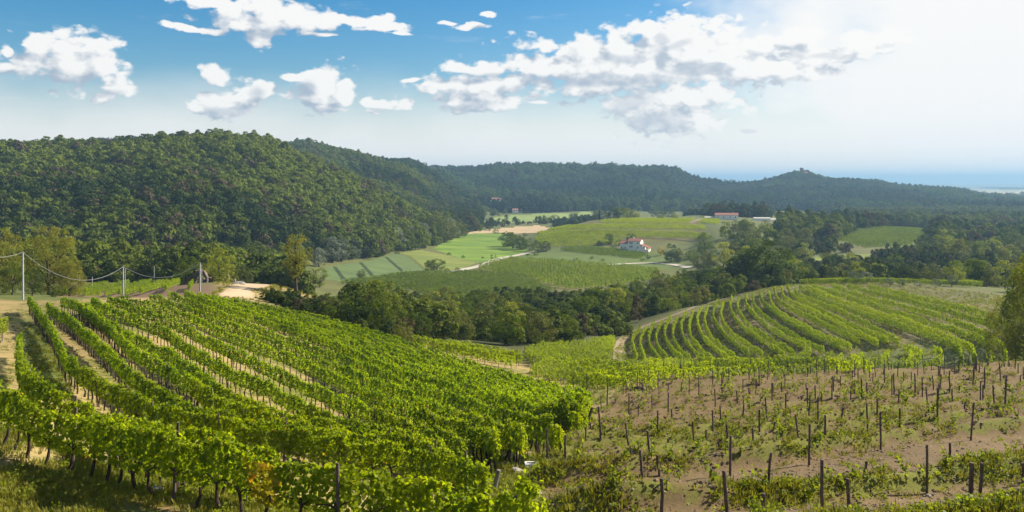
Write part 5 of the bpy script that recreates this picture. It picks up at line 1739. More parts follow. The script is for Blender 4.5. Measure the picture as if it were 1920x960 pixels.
# ------------------------------------------------------------------ stakes and young vines of the terraced plot
STAKES = [  # base x, base y, top x, top y in the photograph, width factor
    (1026, 876, 1026, 824, 1), (1041, 882, 1041, 853, 1), (1060, 891, 1060, 837, 1.1), (1053, 866, 1051, 828, 1), (1045, 858, 1045, 815, 1), (1098, 843, 1098, 813, 1), (1126, 842, 1122, 784, 1),
    (1109, 823, 1107, 789, 1), (1138, 850, 1140, 831, 1), (1160, 827, 1160, 793, 1), (1178, 852, 1173, 803, 1.1), (1184, 864, 1183, 830, 1), (1207, 911, 1200, 832, 1.3), (1219, 863, 1214, 800, 1.2),
    (1237, 882, 1232, 842, 1.1), (1243, 968, 1240, 879, 1.5), (1301, 837, 1299, 784, 1), (1253, 835, 1253, 812, 1), (1234, 831, 1233, 788, 1), (1365, 846, 1362, 786, 1.2), (1369, 880, 1370, 806, 1.2),
    (1364, 962, 1357, 866, 1.4), (1440, 933, 1446, 869, 1.2), (1431, 985, 1432, 920, 1.5), (1411, 855, 1411, 822, 1), (1543, 945, 1541, 849, 1.4), (1593, 985, 1589, 909, 1.5), (1517, 858, 1518, 782, 1.4),
    (1547, 838, 1547, 799, 1.2), (1498, 825, 1491, 765, 1.1), (1450, 818, 1453, 799, 1.1), (1424, 820, 1424, 767, 1), (1337, 815, 1336, 769, 1), (1324, 840, 1324, 813, 1), (1534, 807, 1534, 755, 1),
    (1577, 804, 1580, 776, 1.1), (1438, 799, 1435, 750, 1.1), (1351, 798, 1350, 764, 1), (1738, 914, 1738, 823, 1.3), (1818, 968, 1822, 870, 1.9), (1836, 972, 1841, 887, 1.3), (1780, 887, 1781, 836, 1.3),
    (1620, 895, 1625, 856, 1.2), (1651, 836, 1651, 765, 1.3), (1686, 818, 1687, 781, 1.1), (1820, 818, 1826, 748, 1.3), (1627, 807, 1625, 748, 1.1), (1644, 791, 1645, 742, 1.1), (1758, 792, 1758, 733, 1.3),
    (1785, 766, 1785, 742, 1), (1807, 777, 1810, 752, 1.1), (1865, 765, 1862, 716, 1.2), (1884, 777, 1887, 720, 1.4), (1838, 751, 1839, 708, 1.1), (1798, 745, 1799, 721, 1), (1847, 725, 1846, 689, 1.2),
    (1919, 893, 1918, 850, 1.3), (1540, 770, 1541, 741, 1), (1514, 774, 1514, 735, 1), (1384, 765, 1381, 731, 1), (1395, 761, 1393, 735, 1), (1467, 745, 1465, 714, 1), (1450, 748, 1449, 719, 1),
    (1405, 749, 1404, 722, 1), (1512, 738, 1511, 713, 1), (1529, 759, 1528, 726, 1), (1595, 762, 1595, 726, 1), (1676, 748, 1675, 706, 1.1), (1693, 725, 1694, 693, 1), (1716, 757, 1715, 709, 1.1),
    (1739, 760, 1736, 722, 1.1), (1751, 736, 1748, 700, 1.1), (1609, 735, 1609, 706, 1), (1576, 731, 1576, 704, 1), (1603, 747, 1602, 712, 1), (1641, 716, 1641, 693, 1), (1762, 715, 1763, 682, 1.3),
    (1770, 709, 1770, 683, 1), (1831, 705, 1831, 679, 1.2), (1837, 707, 1836, 679, 1), (1883, 695, 1883, 676, 1.2), (1893, 694, 1893, 674, 1), (1903, 703, 1904, 673, 1.3), (1909, 706, 1909, 675, 1.3)]


def stake(px, py, tx, ty, w, shared):
    q = hit(px, py, 19, 200)
    if q is None:
        return False
    x, y = q
    z = gz(x, y)
    L = min((py - ty) * y / FX * 1.02, 2.3)
    r = RNG.uniform(0.040, 0.052) * (0.55 + 0.45 * w)
    g = Geo()
    b = RNG.normal(size=(3, 2)) * 0.012
    lx = (tx - px) * y / FX
    g.tube([(0, 0, -0.15), (lx * 0.3 + b[0, 0], b[0, 1], L * 0.33), (lx * 0.66 + b[1, 0], b[1, 1], L * 0.68), (lx, 0, L - 0.02), (lx, 0, L)],
           [r * 1.1, r * 1.05, r, r * 0.98, r * 0.8], 8)
    o = g.build('stake', M['stake'], smooth=False, loc=(x, y, z))
    tag(o, shared, 'stake', 'wooden stakes of the bare young vineyard')
    return True


for i, (px, py, tx, ty, w) in enumerate(STAKES):
    stake(px, py, tx, ty, w, 'dark wooden stake standing in the bare terraced plot of young vines')


def plot_points(n, smin, y0, y1, jit=0.35, sd=3):
    """points along the terrace crests of the young plot, inside the picture"""
    r = np.random.default_rng(sd)
    out = []
    t = 0
    while len(out) < n and t < n * 80:
        t += 1
        y = math.exp(r.uniform(math.log(y0), math.log(y1)))
        x = r.uniform(0.0, 0.64) * y
        k = RIDGES[int(np.argmin([abs(plot_t(np.array([x]), np.array([y]))[0] - q) for q in RIDGES]))]
        y = k + 0.5 * x - 1.1 * (vnoise(np.array([x * 0.09]), np.array([y * 0.09]), 3)[0] - 0.5) * 2 - 0.15 + r.normal() * jit
        if y < y0 or plot_mask(np.array([x]), np.array([y]))[0] < 0.6:
            continue
        px, py = proj(x, y, gz(x, y))
        if not (930 < px < 1935 and py < 985):
            continue
        if any((x - a) ** 2 + (y - b) ** 2 < smin ** 2 for a, b in out):
            continue
        out.append((x, y))
    return out


def stake_lines():
    r = np.random.default_rng(5)
    out = []
    for k in RIDGES:
        if k < 42:
            continue
        for x in np.arange(0.0, 75.0, 3.6 if k < 75 else 4.6):
            x = x + r.normal() * 0.5
            y = k + 0.5 * x - 0.7 * (vnoise(np.array([x * 0.09]), np.array([(k + 0.5 * x) * 0.09]), 3)[0] - 0.5) * 2 - 0.15 + r.normal() * 0.12
            if y < 52 or y > 121 or r.random() < 0.10 or plot_mask(np.array([x]), np.array([y]))[0] < 0.6:
                continue
            px, py = proj(x, y, gz(x, y))
            if 930 < px < 1930:
                out.append((x, y))
    return out[:195]


for x, y in stake_lines():
    px, py = proj(x, y, gz(x, y))
    hgt = RNG.choice([1.05, 1.45, 1.6, 1.7]) * RNG.uniform(0.9, 1.08)
    stake(px, py, px + RNG.normal() * 1.0, py - hgt * FX / y, 1.0, 'thin wooden stake far back in the bare terraced plot of young vines')
for i, (x, y) in enumerate(plot_points(230, 0.8, 26, 118, 0.3, 9)):
    lv, st = YOUNG[i % 6]
    s = RNG.uniform(0.55, 1.2) if y < 60 else RNG.uniform(0.6, 1.35)
    e = empty('young_vine', (x, y, gz(x, y)), RNG.uniform(0, 6.28), s)
    tag(e, 'small bright green young vine sprouting from the terraced soil among the stakes', 'young vine', 'young vines of the terraced plot')
    for nm, me in (('stem', st), ('leaves', lv)):
        o = bpy.data.objects.new(nm, me)
        C.objects.link(o)
        o.parent = e
        o['tint'] = float(RNG.uniform(0.3, 1.0))

# strip of thin stakes in the hollow beside the left vineyard
P = Geo()
k = 0
ps = Geo().tube([(0, 0, -0.1), (0.02, 0, 1.0), (0, 0, 1.75)], [0.035, 0.033, 0.03], 6).mesh('stake', M['stake'])
for a, b in [(905, 680), (918, 676), (925, 684), (940, 682), (950, 688), (958, 680), (968, 690), (975, 683), (990, 690), (980, 678), (870, 672), (885, 668), (895, 674), (1000, 684), (850, 664), (935, 672), (960, 671), (985, 672)]:
    q = hit(a, b, 100, 220)
    if q:
        o = bpy.data.objects.new('stake', ps)
        C.objects.link(o)
        o.location = (q[0], q[1], gz(*q))
        o.rotation_euler = (RNG.normal() * 0.04, RNG.normal() * 0.04, RNG.uniform(0, 6))
        tag(o, 'thin stake in the small strip of bare soil below the dark wood', 'stake', 'stakes of the bare strip below the wood')


def leaning_post(px, py, tx, ty, rad, mat, label, y0=18):
    q = hit(px, py, y0, 200)
    x, y = q
    z = gz(x, y)
    L = (py - ty) * y / FX
    lx = (tx - px) * y / FX
    g = Geo()
    g.tube([(0, 0, -0.2), (lx * 0.5 + 0.01, 0.02, L * 0.5), (lx, 0.0, L - 0.03), (lx, 0, L)], [rad * 1.05, rad, rad * 0.95, rad * 0.75], 9)
    o = g.build('end_post', mat, loc=(x, y, z))
    tag(o, label, 'post')


for a in [(925, 922, 935, 879, 0.095, 'greypost', 'thick grey end post leaning right at the bottom end of a vine row'),
          (836, 864, 829, 837, 0.07, 'greypost', 'grey post leaning left at the end of the row behind the nearest ones'),
          (880, 866, 881, 826, 0.05, 'greypost', 'pale thin post beside the small dark vine at a row end'),
          (885, 862, 888, 834, 0.06, 'stake', 'dark post just right of the pale thin post'),
          (927, 857, 932, 818, 0.07, 'greypost', 'weathered end post tilting slightly right in dry grass'),
          (966, 852, 969, 827, 0.07, 'greypost', 'short weathered post right of the tilting end post'),
          (1095, 808, 1110, 755, 0.10, 'stake', 'tall dark end post leaning right at the lower corner of the left vineyard'),
          (1006, 850, 1006, 812, 0.05, 'stake', 'upright post at the right end of the left vineyard'),
          (504, 925, 503, 849, 0.055, 'greypost', 'bare grey post between the yellowing vines'),
          (802, 968, 797, 934, 0.09, 'stake', 'short dark post at the bottom edge of the picture'),
          (932, 968, 933, 944, 0.08, 'stake', 'dark post stub at the bottom edge beside the last small vine'),
          (33, 661, 34, 625, 0.05, 'stake', 'dark post at the upper end of the second nearest vine row'),
          (5, 640, 3, 600, 0.07, 'greypost', 'grey post at the very left edge under a clump of vine')]:
    leaning_post(a[0], a[1], a[2], a[3], a[4], M[a[5]], a[6])
q = hit(2, 642, 40, 130)
f_, t_ = VINE_NEAR[2]
e = empty('grapevine', (q[0], q[1], gz(*q)), 1.3, (1.2, 1.2, 1.15))
tag(e, 'bright grapevine hanging over the grey post at the very left edge', 'grapevine')
for nm, me in (('trunk', t_), ('foliage', f_)):
    o = bpy.data.objects.new(nm, me)
    C.objects.link(o)
    o.parent = e
    o['tint'] = 0.9

# ------------------------------------------------------------------ poles and the pale cable
TOPS = []
for px, y, top, rad, lb in [(43, 126, 474, 0.13, 'tall pale concrete pole at the left behind the alley between vine rows'), (231, 150, 501, 0.13, 'pale concrete pole at the top of the left vineyard, second from the left'),
                            (375, 158, 494, 0.13, 'pale concrete pole in front of the stone ruin'), (-95, 112, 452, 0.17, 'pale concrete pole outside the left edge')]:
    x = (px - 960) / FX * y
    z = gz(x, y)
    zt = -(top - HOR) / FX * y
    e = empty('utility_pole', (x, y, z))
    tag(e, lb, 'pole')
    Geo().tube([(0, 0, -0.5), (0, 0, (zt - z) * 0.5), (0, 0, zt - z)], [rad * 1.15, rad, rad * 0.8], 10).build('pole', M['concrete'], e)
    g = Geo().box(-0.16, 0.16, -0.10, 0.10, 0.0, 0.07).tube([(0, 0, 0.07), (0, 0, 0.13), (0, 0, 0.2)], [0.05, 0.075, 0.04], 8)
    g.build('insulator', M['cable'], e, loc=(0, 0, zt - z))
    TOPS.append((x, y, zt + 0.1))
for px, y, base, top, lb in [(149, 205, 541, 516, 'farthest left of the thin poles beyond the small dark vineyard'), (173, 205, 537, 519, 'short thin pole right of the farthest left one'),
                             (235, 190, 537, 503, 'thin pole just behind the second concrete pole'), (289, 210, 536, 499, 'thin pale pole between the second and third concrete poles'),
                             (378, 185, 532, 497, 'thin pole just behind the third concrete pole')]:
    x = (px - 960) / FX * y
    z = gz(x, y)
    zt = -(top - HOR) / FX * y
    o = Geo().tube([(0, 0, -0.3), (0, 0, (zt - z) * 0.6), (0, 0, zt - z)], [0.10, 0.09, 0.08], 8).build('thin_pole', M['concrete'], loc=(x, y, z))
    tag(o, lb, 'pole')
for a, b, sag, lb in [(3, 0, 1.4, 'pale sagging cable running off the left edge from the first pole'), (0, 1, 3.2, 'long pale cable sagging between the first and second concrete poles'),
                      (1, 2, 2.3, 'pale cable sagging between the second and third concrete poles')]:
    A, B = np.array(TOPS[a]), np.array(TOPS[b])
    s = np.linspace(0, 1, 40)
    Pc = A + (B - A) * s[:, None]
    Pc[:, 2] -= sag * 4 * s * (1 - s)
    tag(Geo().tube(Pc, 0.03, 6).build('cable', M['cable']), lb, 'cable')

# ------------------------------------------------------------------ buildings
def gable_house(e, L, W, hw, hr, mats, x0=0.0, y0=0.0, z0=0.0, over=0.35, wname='wall', slope='gable'):
    """walls with gables and a separate pitched roof; ridge along x"""
    g = Geo()
    a, b, c, d = x0 - L / 2, x0 + L / 2, y0 - W / 2, y0 + W / 2
    g.add([(a, c, z0 - 1), (b, c, z0 - 1), (b, d, z0 - 1), (a, d, z0 - 1), (a, c, z0 + hw), (b, c, z0 + hw), (b, d, z0 + hw), (a, d, z0 + hw), (a, y0, z0 + hw + hr), (b, y0, z0 + hw + hr)],
          [(0, 1, 5, 4), (2, 3, 7, 6)])
    for f in ([1, 2, 6, 9, 5], [3, 0, 4, 8, 7]):
        g.F.append(np.array([f]))
        g.M.append(0)
    w = g.build(wname, mats[0], e)
    r = Geo()
    t = 0.22
    sl = hr / (W / 2)
    for s in (-1, 1):
        ey = y0 + s * (W / 2 + over)
        ez = z0 + hw - over * sl
        A = [(a - over, ey, ez), (b + over, ey, ez), (b + over, y0, z0 + hw + hr), (a - over, y0, z0 + hw + hr)]
        V = [(p[0], p[1], p[2] + 0.02) for p in A] + [(p[0], p[1], p[2] + t) for p in A]
        r.add(V, [(0, 1, 2, 3), (4, 5, 6, 7), (0, 1, 5, 4), (1, 2, 6, 5), (2, 3, 7, 6), (3, 0, 4, 7)])
    ro = r.build('roof', mats[1], e)
    return w, ro


def window(e, x, y, z, w, hh, ax='y'):
    g = Geo()
    f = Geo()
    if ax == 'y':       # on a wall facing -y
        f.box(x - w / 2 - .12, x + w / 2 + .12, y - 0.07, y + 0.05, z - .12, z + hh + .12)
        g.box(x - w / 2, x + w / 2, y - 0.11, y - 0.06, z, z + hh)
    else:               # on a wall facing +x
        f.box(y - 0.05, y + 0.07, x - w / 2 - .12, x + w / 2 + .12, z - .12, z + hh + .12)
        g.box(y + 0.06, y + 0.11, x - w / 2, x + w / 2, z, z + hh)
    fo = f.build('window', M['plaster'], e)
    g.build('pane', M['glass'], fo)
    return fo


def chimney(ro, x, y, z):
    g = Geo().box(x - .4, x + .4, y - .35, y + .35, z - 1.2, z + 0.9).box(x - .5, x + .5, y - .45, y + .45, z + 0.9, z + 1.05)
    g.build('chimney', M['plaster'], ro)


def build_farmhouse():
    x, y = (1187 - 960) / FX * 640, 640.0
    z = gz(x, y) + 0.2
    e = empty('farmhouse', (x, y, z), math.radians(-24))
    tag(e, 'white farmhouse with red tiled roofs standing between the vineyard terraces', 'farmhouse')
    _, ro = gable_house(e, 9.5, 7.4, 6.9, 1.7, (M['plaster'], M['rooftile']), 2.0, 0)
    chimney(ro, 0.5, 0.8, 8.4)
    _, r2 = gable_house(e, 6.5, 6.6, 5.0, 1.6, (M['plaster'], M['rooftile']), -6.05, 0.3)
    # lower wing with a dark roof in front of the gable, with an open porch
    w = Geo().box(6.80, 9.0, -3.6, 2.5, -1, 2.9)
    for py_ in (-3.4, -1.4, 0.6, 2.3):
        w.box(12.4, 12.8, py_ - .2, py_ + .2, -1, 2.1)
    w.box(9.0, 12.8, -3.5, 2.4, -1, 0.75).build('porch', M['plaster'], e)
    r = Geo()
    A = [(6.78, -4.1, 4.5), (13.3, -4.1, 2.1), (13.3, 3.1, 2.1), (6.78, 3.1, 4.5)]
    r.add(A + [(p[0], p[1], p[2] + 0.22) for p in A], [(3, 2, 1, 0), (4, 5, 6, 7), (0, 1, 5, 4), (1, 2, 6, 5), (2, 3, 7, 6), (3, 0, 4, 7)])
    r.build('porch_roof', M['rooftile_dark'], e)
    for wx, wz in [(-1.2, 4.9), (0.2, 4.9), (-1.2, 2.2), (0.2, 2.2), (4.6, 4.9), (4.6, 1.6)]:
        window(e, wx, -3.7, wz, 0.8, 1.25)
    for wx in (-7.8, -5.2):
        window(e, wx, -3.0, 1.2, 0.9, 1.0)
    window(e, -3.6, -3.0, -0.2, 1.2, 0.6)


build_farmhouse()


def build_long_farm():
    x, y = (1362 - 960) / FX * 830, 830.0
    z = gz(x, y) + 0.3
    e = empty('farm_building', (x, y, z), math.radians(-6))
    tag(e, 'long white farm building with a red roof at the right end of the sunlit hilltop', 'farm building')
    _, ro = gable_house(e, 21.5, 8, 4.2, 1.7, (M['plaster'], M['rooftile']))
    chimney(ro, 6.5, 0.5, 5.6)
    for wx in (-8.6, -3.0, 3.0, 8.0):
        window(e, wx, -4.0, 1.6, 0.9, 1.2)
    gable_house(e, 10, 5, 1.7, 0.9, (M['plaster'], M['roof_grey']), -15.9, -2.2)
    for k, (px, yy, L, hw, lb) in enumerate([(1428, 845, 16, 1.7, 'long low white shed left of the bigger shed beside the farm'), (1452, 850, 9, 1.6, 'small low white shed, the one farther right beside the farm')]):
        sx = (px - 960) / FX * yy
        s = empty('shed', (sx, yy, gz(sx, yy) + 0.8), math.radians(-3))
        tag(s, ('long low pale shed between the dark conifer and the sloping field', 'short low pale shed at the right end of the farm')[k], 'shed')
        gable_house(s, L, 6, hw, 1.0, (M['plaster'], M['roof_grey']))
    for k, (px, yy, L, hw, lb) in enumerate([(928, 1560, 17, 5.5, 'distant pinkish villa among trees on the left slope of the far hills'), (941, 1580, 9, 4.0, 'small distant house just right of the pinkish villa'),
                                             (966, 1420, 9, 3.5, 'tiny white house at the left end of the long far meadow'), (977, 1440, 11, 4.0, 'second tiny white house right of the first at the far meadow')]):
        sx = (px - 960) / FX * yy
        s = empty('distant_house', (sx, yy, gz(sx, yy) + (7.5 if yy > 1500 else 2.0)), math.radians(8))
        tag(s, lb, 'house')
        gable_house(s, L, 8, hw, 2.2, (M['plaster'], M['rooftile']))
        window(s, -L * .25, -4.0, 1.5, 1.4, 1.6)
        window(s, L * .2, -4.0, 1.5, 1.4, 1.6)


build_long_farm()


def build_tower():
    x, y = (1503 - 960) / FX * 2250, 2250.0
    z = 18.5
    e = empty('castle_tower', (x, y, z), 0.2)
    tag(e, 'small dark brick watchtower on the crest of the far right hill', 'tower')
    g = Geo().box(-3.2, 3.2, -3.2, 3.2, -34, 9.5).box(-3.7, 3.7, -3.7, 3.7, 9.5, 10.3)
    for a in (-3.3, -1.1, 1.1, 3.3):
        for b in (-3.3, 3.3):
            g.box(a - .4, a + .4, b - .4, b + .4, 10.3, 11.6)
            g.box(b - .39, b + .39, a - .39, a + .39, 10.3, 11.59)
    g.build('tower_body', M['tower'], e)
    gable_house(e, 12, 8, 4.5, 2.0, (M['tower'], M['rooftile_dark']), 11, 1, -6, wname='annex')


build_tower()


def build_ruin():
    """broken stone walls with an arch stump, overgrown at the left"""
    x, y = (388 - 960) / FX * 200, 200.0
    z = gz(x, y) - 0.4
    e = empty('ruin', (x, y, z), math.radians(-4))
    tag(e, 'broken stone ruin with ragged arches beside the dry knoll', 'ruin')

    def wall(name, pts, th, yo):
        g = Geo()
        n = 90
        xs = np.linspace(pts[0][0], pts[-1][0], n)
        zt = np.interp(xs, [p[0] for p in pts], [p[1] for p in pts]) + 0.9 * (vnoise(xs * 3.1, xs * 0, 5) - 0.5) + 0.5 * (vnoise(xs * 8.0, xs * 0, 9) - 0.5)
        zb = np.interp(xs, [p[0] for p in pts], [p[2] for p in pts])
        for i in range(n - 1):
            V = [(xs[i], yo, zb[i]), (xs[i + 1], yo, zb[i + 1]), (xs[i + 1], yo, zt[i + 1]), (xs[i], yo, zt[i]),
                 (xs[i], yo + th, zb[i]), (xs[i + 1], yo + th, zb[i + 1]), (xs[i + 1], yo + th, zt[i + 1]), (xs[i], yo + th, zt[i])]
            g.add(V, [(0, 1, 2, 3), (5, 4, 7, 6), (3, 2, 6, 7), (0, 4, 5, 1)])
            if i == 0 or i == n - 2:
                g.add(V, [(0, 3, 7, 4)] if i == 0 else [(1, 5, 6, 2)])
        g.build(name, M['ruin'], e)
    wall('broken_wall', [(-5.6, 1.6, 0), (-4.2, 2.6, 0), (-3.4, 3.0, 0), (-2.9, 3.5, 0.4), (-2.3, 3.9, 2.2), (-1.2, 3.8, 2.7), (-0.6, 3.1, 2.2), (-0.3, 2.6, 0.8), (0.0, 1.9, 0)], 0.9, 0)
    wall('broken_wall', [(-2.6, 1.7, 0), (0.5, 1.6, 0), (1.4, 2.1, 0), (2.6, 1.7, 0), (3.3, 1.4, 0)], 0.7, 1.6)
    wall('broken_wall', [(2.4, 1.9, 0), (3.0, 3.0, 0.2), (3.5, 3.4, 1.7), (4.2, 3.2, 1.9), (4.6, 2.6, 0.9), (5.0, 1.9, 0)], 0.8, 0.4)
    wall('broken_wall', [(5.6, 0.9, 0), (6.4, 1.2, 0), (7.2, 0.6, 0)], 0.7, 0.3)
    r = np.random.default_rng(3)
    d = r.normal(size=(420, 3)) * (1.3, 0.55, 0.8) + (-4.2, 0.2, 2.0)
    o = Geo().leaves(d, r.normal(size=(420, 3)), 0.42 * r.uniform(0.6, 1.2, 420)).build('ivy', M['tree_dark'], e)
    o['tint'] = 0.2


build_ruin()

# ------------------------------------------------------------------ stones, the white box, the flat rock
def rock(name, px, py, w, d, hh, label, seed, mat='stone', y0=18):
    q = hit(px, py, y0, 200) or ((px - 960) / FX * 175, 175.0)
    r = np.random.default_rng(seed)
    import bmesh
    bm = bmesh.new()
    bmesh.ops.create_icosphere(bm, subdivisions=3, radius=0.5)
    co = np.array([v.co for v in bm.verts])
    nrm = co / np.linalg.norm(co, axis=1)[:, None]
    k = np.ones(len(co))
    for _ in range(9):
        a = r.normal(size=3)
        a /= np.linalg.norm(a)
        k = np.minimum(k, r.uniform(0.72, 0.95) / np.maximum(nrm @ a, 0.35) * 0.9)
    co = nrm * (0.5 * np.minimum(k, 1.0) * (1 + 0.05 * r.normal(size=len(co))))[:, None] * (w, d, hh)
    for v, c in zip(bm.verts, co):
        v.co = c
    me = bpy.data.meshes.new(name)
    bm.to_mesh(me)
    bm.free()
    me.materials.append(M[mat])
    o = bpy.data.objects.new(name, me)
    C.objects.link(o)
    o.location = (q[0], q[1], gz(*q) + hh * 0.18)
    o.rotation_euler = (r.normal() * 0.12, r.normal() * 0.12, r.uniform(0, 0.6))
    return tag(o, label, 'rock')


rock('rock', 283, 925, 0.75, 0.45, 0.28, 'pale flat rock in the grass under the nearest vine row', 1)
for px, py, w, hh, lb in [(1083, 836, 0.9, 0.7, 'grey boulder, leftmost of the stones by the gully'), (1093, 837, 0.7, 0.55, 'tan boulder right beside the leftmost grey one by the gully'),
                          (1120, 834, 0.9, 0.45, 'dark low stone in the middle of the stones by the gully'), (1140, 828, 0.95, 0.45, 'pale flat topped stone, second from the right by the gully'),
                          (1149, 826, 0.6, 0.5, 'grey stone, rightmost of the stones by the gully'), (975, 888, 0.9, 0.35, 'flat brown slab left of the white box'),
                          (996, 918, 0.9, 0.4, 'brown stone at the foot of the grassy bank below the white box'), (1218, 915, 0.3, 0.2, 'small pale stone beside the leaning stake'),
                          (1170, 932, 0.3, 0.25, 'small pale stone on the lowest bare terrace'), (448, 518, 2.6, 0.8, 'pale low rock on the dry knoll right of the ruin'), (1740, 916, 0.28, 0.16, 'small white stone at the foot of a near stake')]:
    rock('rock', px, py, w, w * 0.75, hh, lb, px)
# loose pebbles and clods on the soil
r_ = np.random.default_rng(77)
pp = []
while len(pp) < 2600:
    y = math.exp(r_.uniform(math.log(24), math.log(75)))
    x = r_.uniform(-0.03, 0.66) * y
    if plot_mask(np.array([x]), np.array([y]))[0] > 0.4:
        pp.append((x, y, 0.0))
pp = np.array(pp)
pp[:, 2] = h(pp[:, 0], pp[:, 1])
PEB = []
for s in range(3):
    rr = np.random.default_rng(s)
    v = rr.normal(size=(12, 3))
    v /= np.linalg.norm(v, axis=1)[:, None]
    import bmesh
    bm = bmesh.new()
    for q in v * (0.5, 0.4, 0.28):
        bm.verts.new(q)
    bmesh.ops.convex_hull(bm, input=bm.verts)
    me = bpy.data.meshes.new('pebble')
    bm.to_mesh(me)
    bm.free()
    me.materials.append(M['stone'])
    PEB.append(me)
scatter('pebbles', pp, r_.uniform(0, 6, len(pp)), r_.uniform(0.04, 0.15, len(pp)) ** 1.0, r_.integers(0, 3, len(pp)), r_.random(len(pp)), PEB, 'pebbles and clods strewn over the bare terraces', 'pebbles')

CL = [m.copy() for m in PEB]
for m_ in CL:
    m_.materials[0] = M['clod']
pp = []
while len(pp) < 9000:
    y = math.exp(r_.uniform(math.log(24), math.log(85)))
    x = r_.uniform(-0.03, 0.66) * y
    if plot_mask(np.array([x]), np.array([y]))[0] > 0.4 and r_.random() < vnoise(np.array([x * 0.4]), np.array([y * 0.4]), 71)[0] * 1.4:
        pp.append((x, y, 0.0))
pp = np.array(pp)
pp[:, 2] = h(pp[:, 0], pp[:, 1])
scatter('soil_clods', pp, r_.uniform(0, 6, len(pp)), 0.05 + 0.22 * r_.random(len(pp)) ** 2.2, r_.integers(0, 3, len(pp)), r_.random(len(pp)), CL, 'brown clods of earth lying over the worked soil of the terraces', 'soil')

q = hit(995, 881, 25, 80)
e = empty('well_box', (q[0], q[1], gz(*q)), 0.05)
tag(e, 'small white open concrete box sunk in the ground by the gully', 'box')
g = Geo()
for a in ((-.27, -.19, -.2, .2), (.19, .27, -.2, .2), (-.19, .19, -.2, -.13), (-.19, .19, .13, .2)):
    g.box(a[0], a[1], a[2], a[3], -.1, .3)
g.build('rim', M['whitebox'], e)
Geo().box(-.185, .185, -.125, .125, -.1, .2).build('well', M['dark'], e)

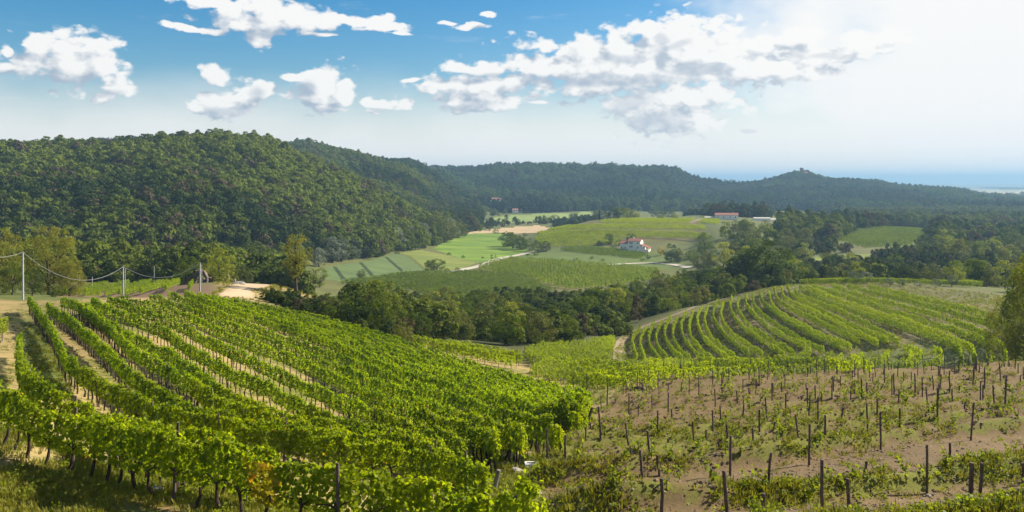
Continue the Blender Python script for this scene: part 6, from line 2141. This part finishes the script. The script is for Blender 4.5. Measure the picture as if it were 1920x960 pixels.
# ------------------------------------------------------------------ grass and weeds
def grass():
    r = np.random.default_rng(31)
    P, S, I, T = [], [], [], []

    def put(x, y, s, i, t):
        P.append(np.column_stack([x, y, h(x, y)]))
        S.append(s)
        I.append(i)
        T.append(t)
    # terraces: dense on the banks, thin on the soil
    n = 150000
    y = np.exp(r.uniform(math.log(22), math.log(120), n))
    x = r.uniform(-0.05, 0.92, n) * y
    pm = plot_mask(x, y)
    _, rn = ridge_profile(plot_t(x, y))
    pat = fbm(x * 0.35, y * 0.35, 5, 3)
    ok = (pm > 0.3) & (r.random(n) < np.clip((rn ** 1.5) * (2.6 * pat - 0.72) * 0.66, 0, 1) * np.where(y > 48, 0.55, 1) + 0.02 * (pat > 0.55) + 0.006)
    x, y = x[ok], y[ok]
    k = len(x)
    put(x, y, r.uniform(0.6, 1.5, k), np.where(r.random(k) < 0.22, r.integers(4, 6, k), r.integers(0, 4, k)), np.clip(0.25 + 0.8 * (fbm(x * 0.2, y * 0.2, 15, 2) - 0.3) + r.normal(size=k) * 0.2, 0, 1))
    # left foreground and the ground under the nearest rows
    n = 66000
    y = np.exp(r.uniform(math.log(20), math.log(118), n))
    x = r.uniform(-0.9, 0.0, n) * y
    pat = fbm(x * 0.3, y * 0.3, 25, 3)
    front = (y < 29) | ((x / y < -0.30) & (y < 34))
    qx, qy = proj(x, y, h(x, y))
    front |= in_poly(qx, qy, [(40, 595), (95, 620), (140, 745), (90, 740), (60, 690)])
    ok = r.random(n) < np.where(front, np.clip(2.4 * pat - 0.55, 0.05, 1), 0.16 * np.clip(2.4 * pat - 0.7, 0.0, 1))
    x, y = x[ok], y[ok]
    k = len(x)
    put(x, y, r.uniform(0.6, 1.3, k), np.where(r.random(k) < 0.1, r.integers(4, 6, k), r.integers(0, 4, k)), np.clip(0.5 + 1.1 * (fbm(x * 0.25, y * 0.25, 35, 2) - 0.5) + r.normal(size=k) * 0.2, 0, 1))
    # gully and the end of the rows
    n = 16000
    y = np.exp(r.uniform(math.log(24), math.log(115), n))
    x = r.uniform(-0.05, 0.13, n) * y
    pat = fbm(x * 0.3, y * 0.3, 45, 3)
    ok = (plot_mask(x, y) < 0.5) & (r.random(n) < np.clip(2.4 * pat - 0.6, 0.0, 1))
    x, y = x[ok], y[ok]
    k = len(x)
    put(x, y, r.uniform(0.6, 1.4, k), r.integers(0, 5, k), np.clip(0.6 + r.normal(size=k) * 0.25, 0, 1))
    # between the curving rows of the right hill
    n = 30000
    y = r.uniform(150, 300, n)
    x = r.uniform(0.12, 0.62, n) * y
    px, py = proj(x, y, h(x, y))
    ok = in_poly(px, py, [(1150, 672), (1165, 630), (1330, 570), (1450, 535), (1640, 528), (1940, 560), (1940, 690), (1300, 690)]) & (r.random(n) < fbm(x * 0.08, y * 0.08, 55, 3))
    x, y = x[ok], y[ok]
    k = len(x)
    put(x, y, r.uniform(1.2, 2.6, k), r.integers(0, 6, k), np.clip(0.3 + r.normal(size=k) * 0.25, 0, 1))
    # dry knoll
    n = 9000
    y = r.uniform(128, 215, n)
    x = r.uniform(-0.37, -0.2, n) * y
    px, py = proj(x, y, h(x, y))
    ok = in_poly(px, py, [(395, 556), (405, 520), (470, 512), (600, 528), (620, 560), (560, 575), (480, 565)]) & ~in_poly(px, py, [(405, 556), (440, 530), (470, 518), (520, 520), (510, 535), (470, 545), (480, 560)]) & (r.random(n) < fbm(x * 0.12, y * 0.12, 65, 3) * 1.3 - 0.3)
    x, y = x[ok], y[ok]
    k = len(x)
    put(x, y, r.uniform(1.0, 2.2, k), r.integers(0, 4, k), np.clip(0.8 + r.normal(size=k) * 0.2, 0, 1))
    P_ = np.concatenate(P)
    print('grass', len(P_))
    scatter('grass', P_, r.uniform(0, 6.28, len(P_)), np.concatenate(S), np.concatenate(I), np.concatenate(T), TUFTS, 'grass tufts and weeds on the terrace banks and between the rows', 'grass')


grass()

# ------------------------------------------------------------------ haze
if HAZE > 0:
    m, t, out = new_mat('haze')
    pv = t.n('ShaderNodeVolumePrincipled')
    pv.inputs['Color'].default_value = rgb(0.29, 0.50, 0.74)
    pv.inputs['Density'].default_value = HAZE
    pv.inputs['Anisotropy'].default_value = 0.15
    t.link(pv.outputs[0], out.inputs['Volume'])
    o = Geo().box(-45000, 45000, -300, 66000, -125, 95).build('haze', m)
    tag(o, 'thin blue haze lying over the whole valley', 'haze', kind='stuff')
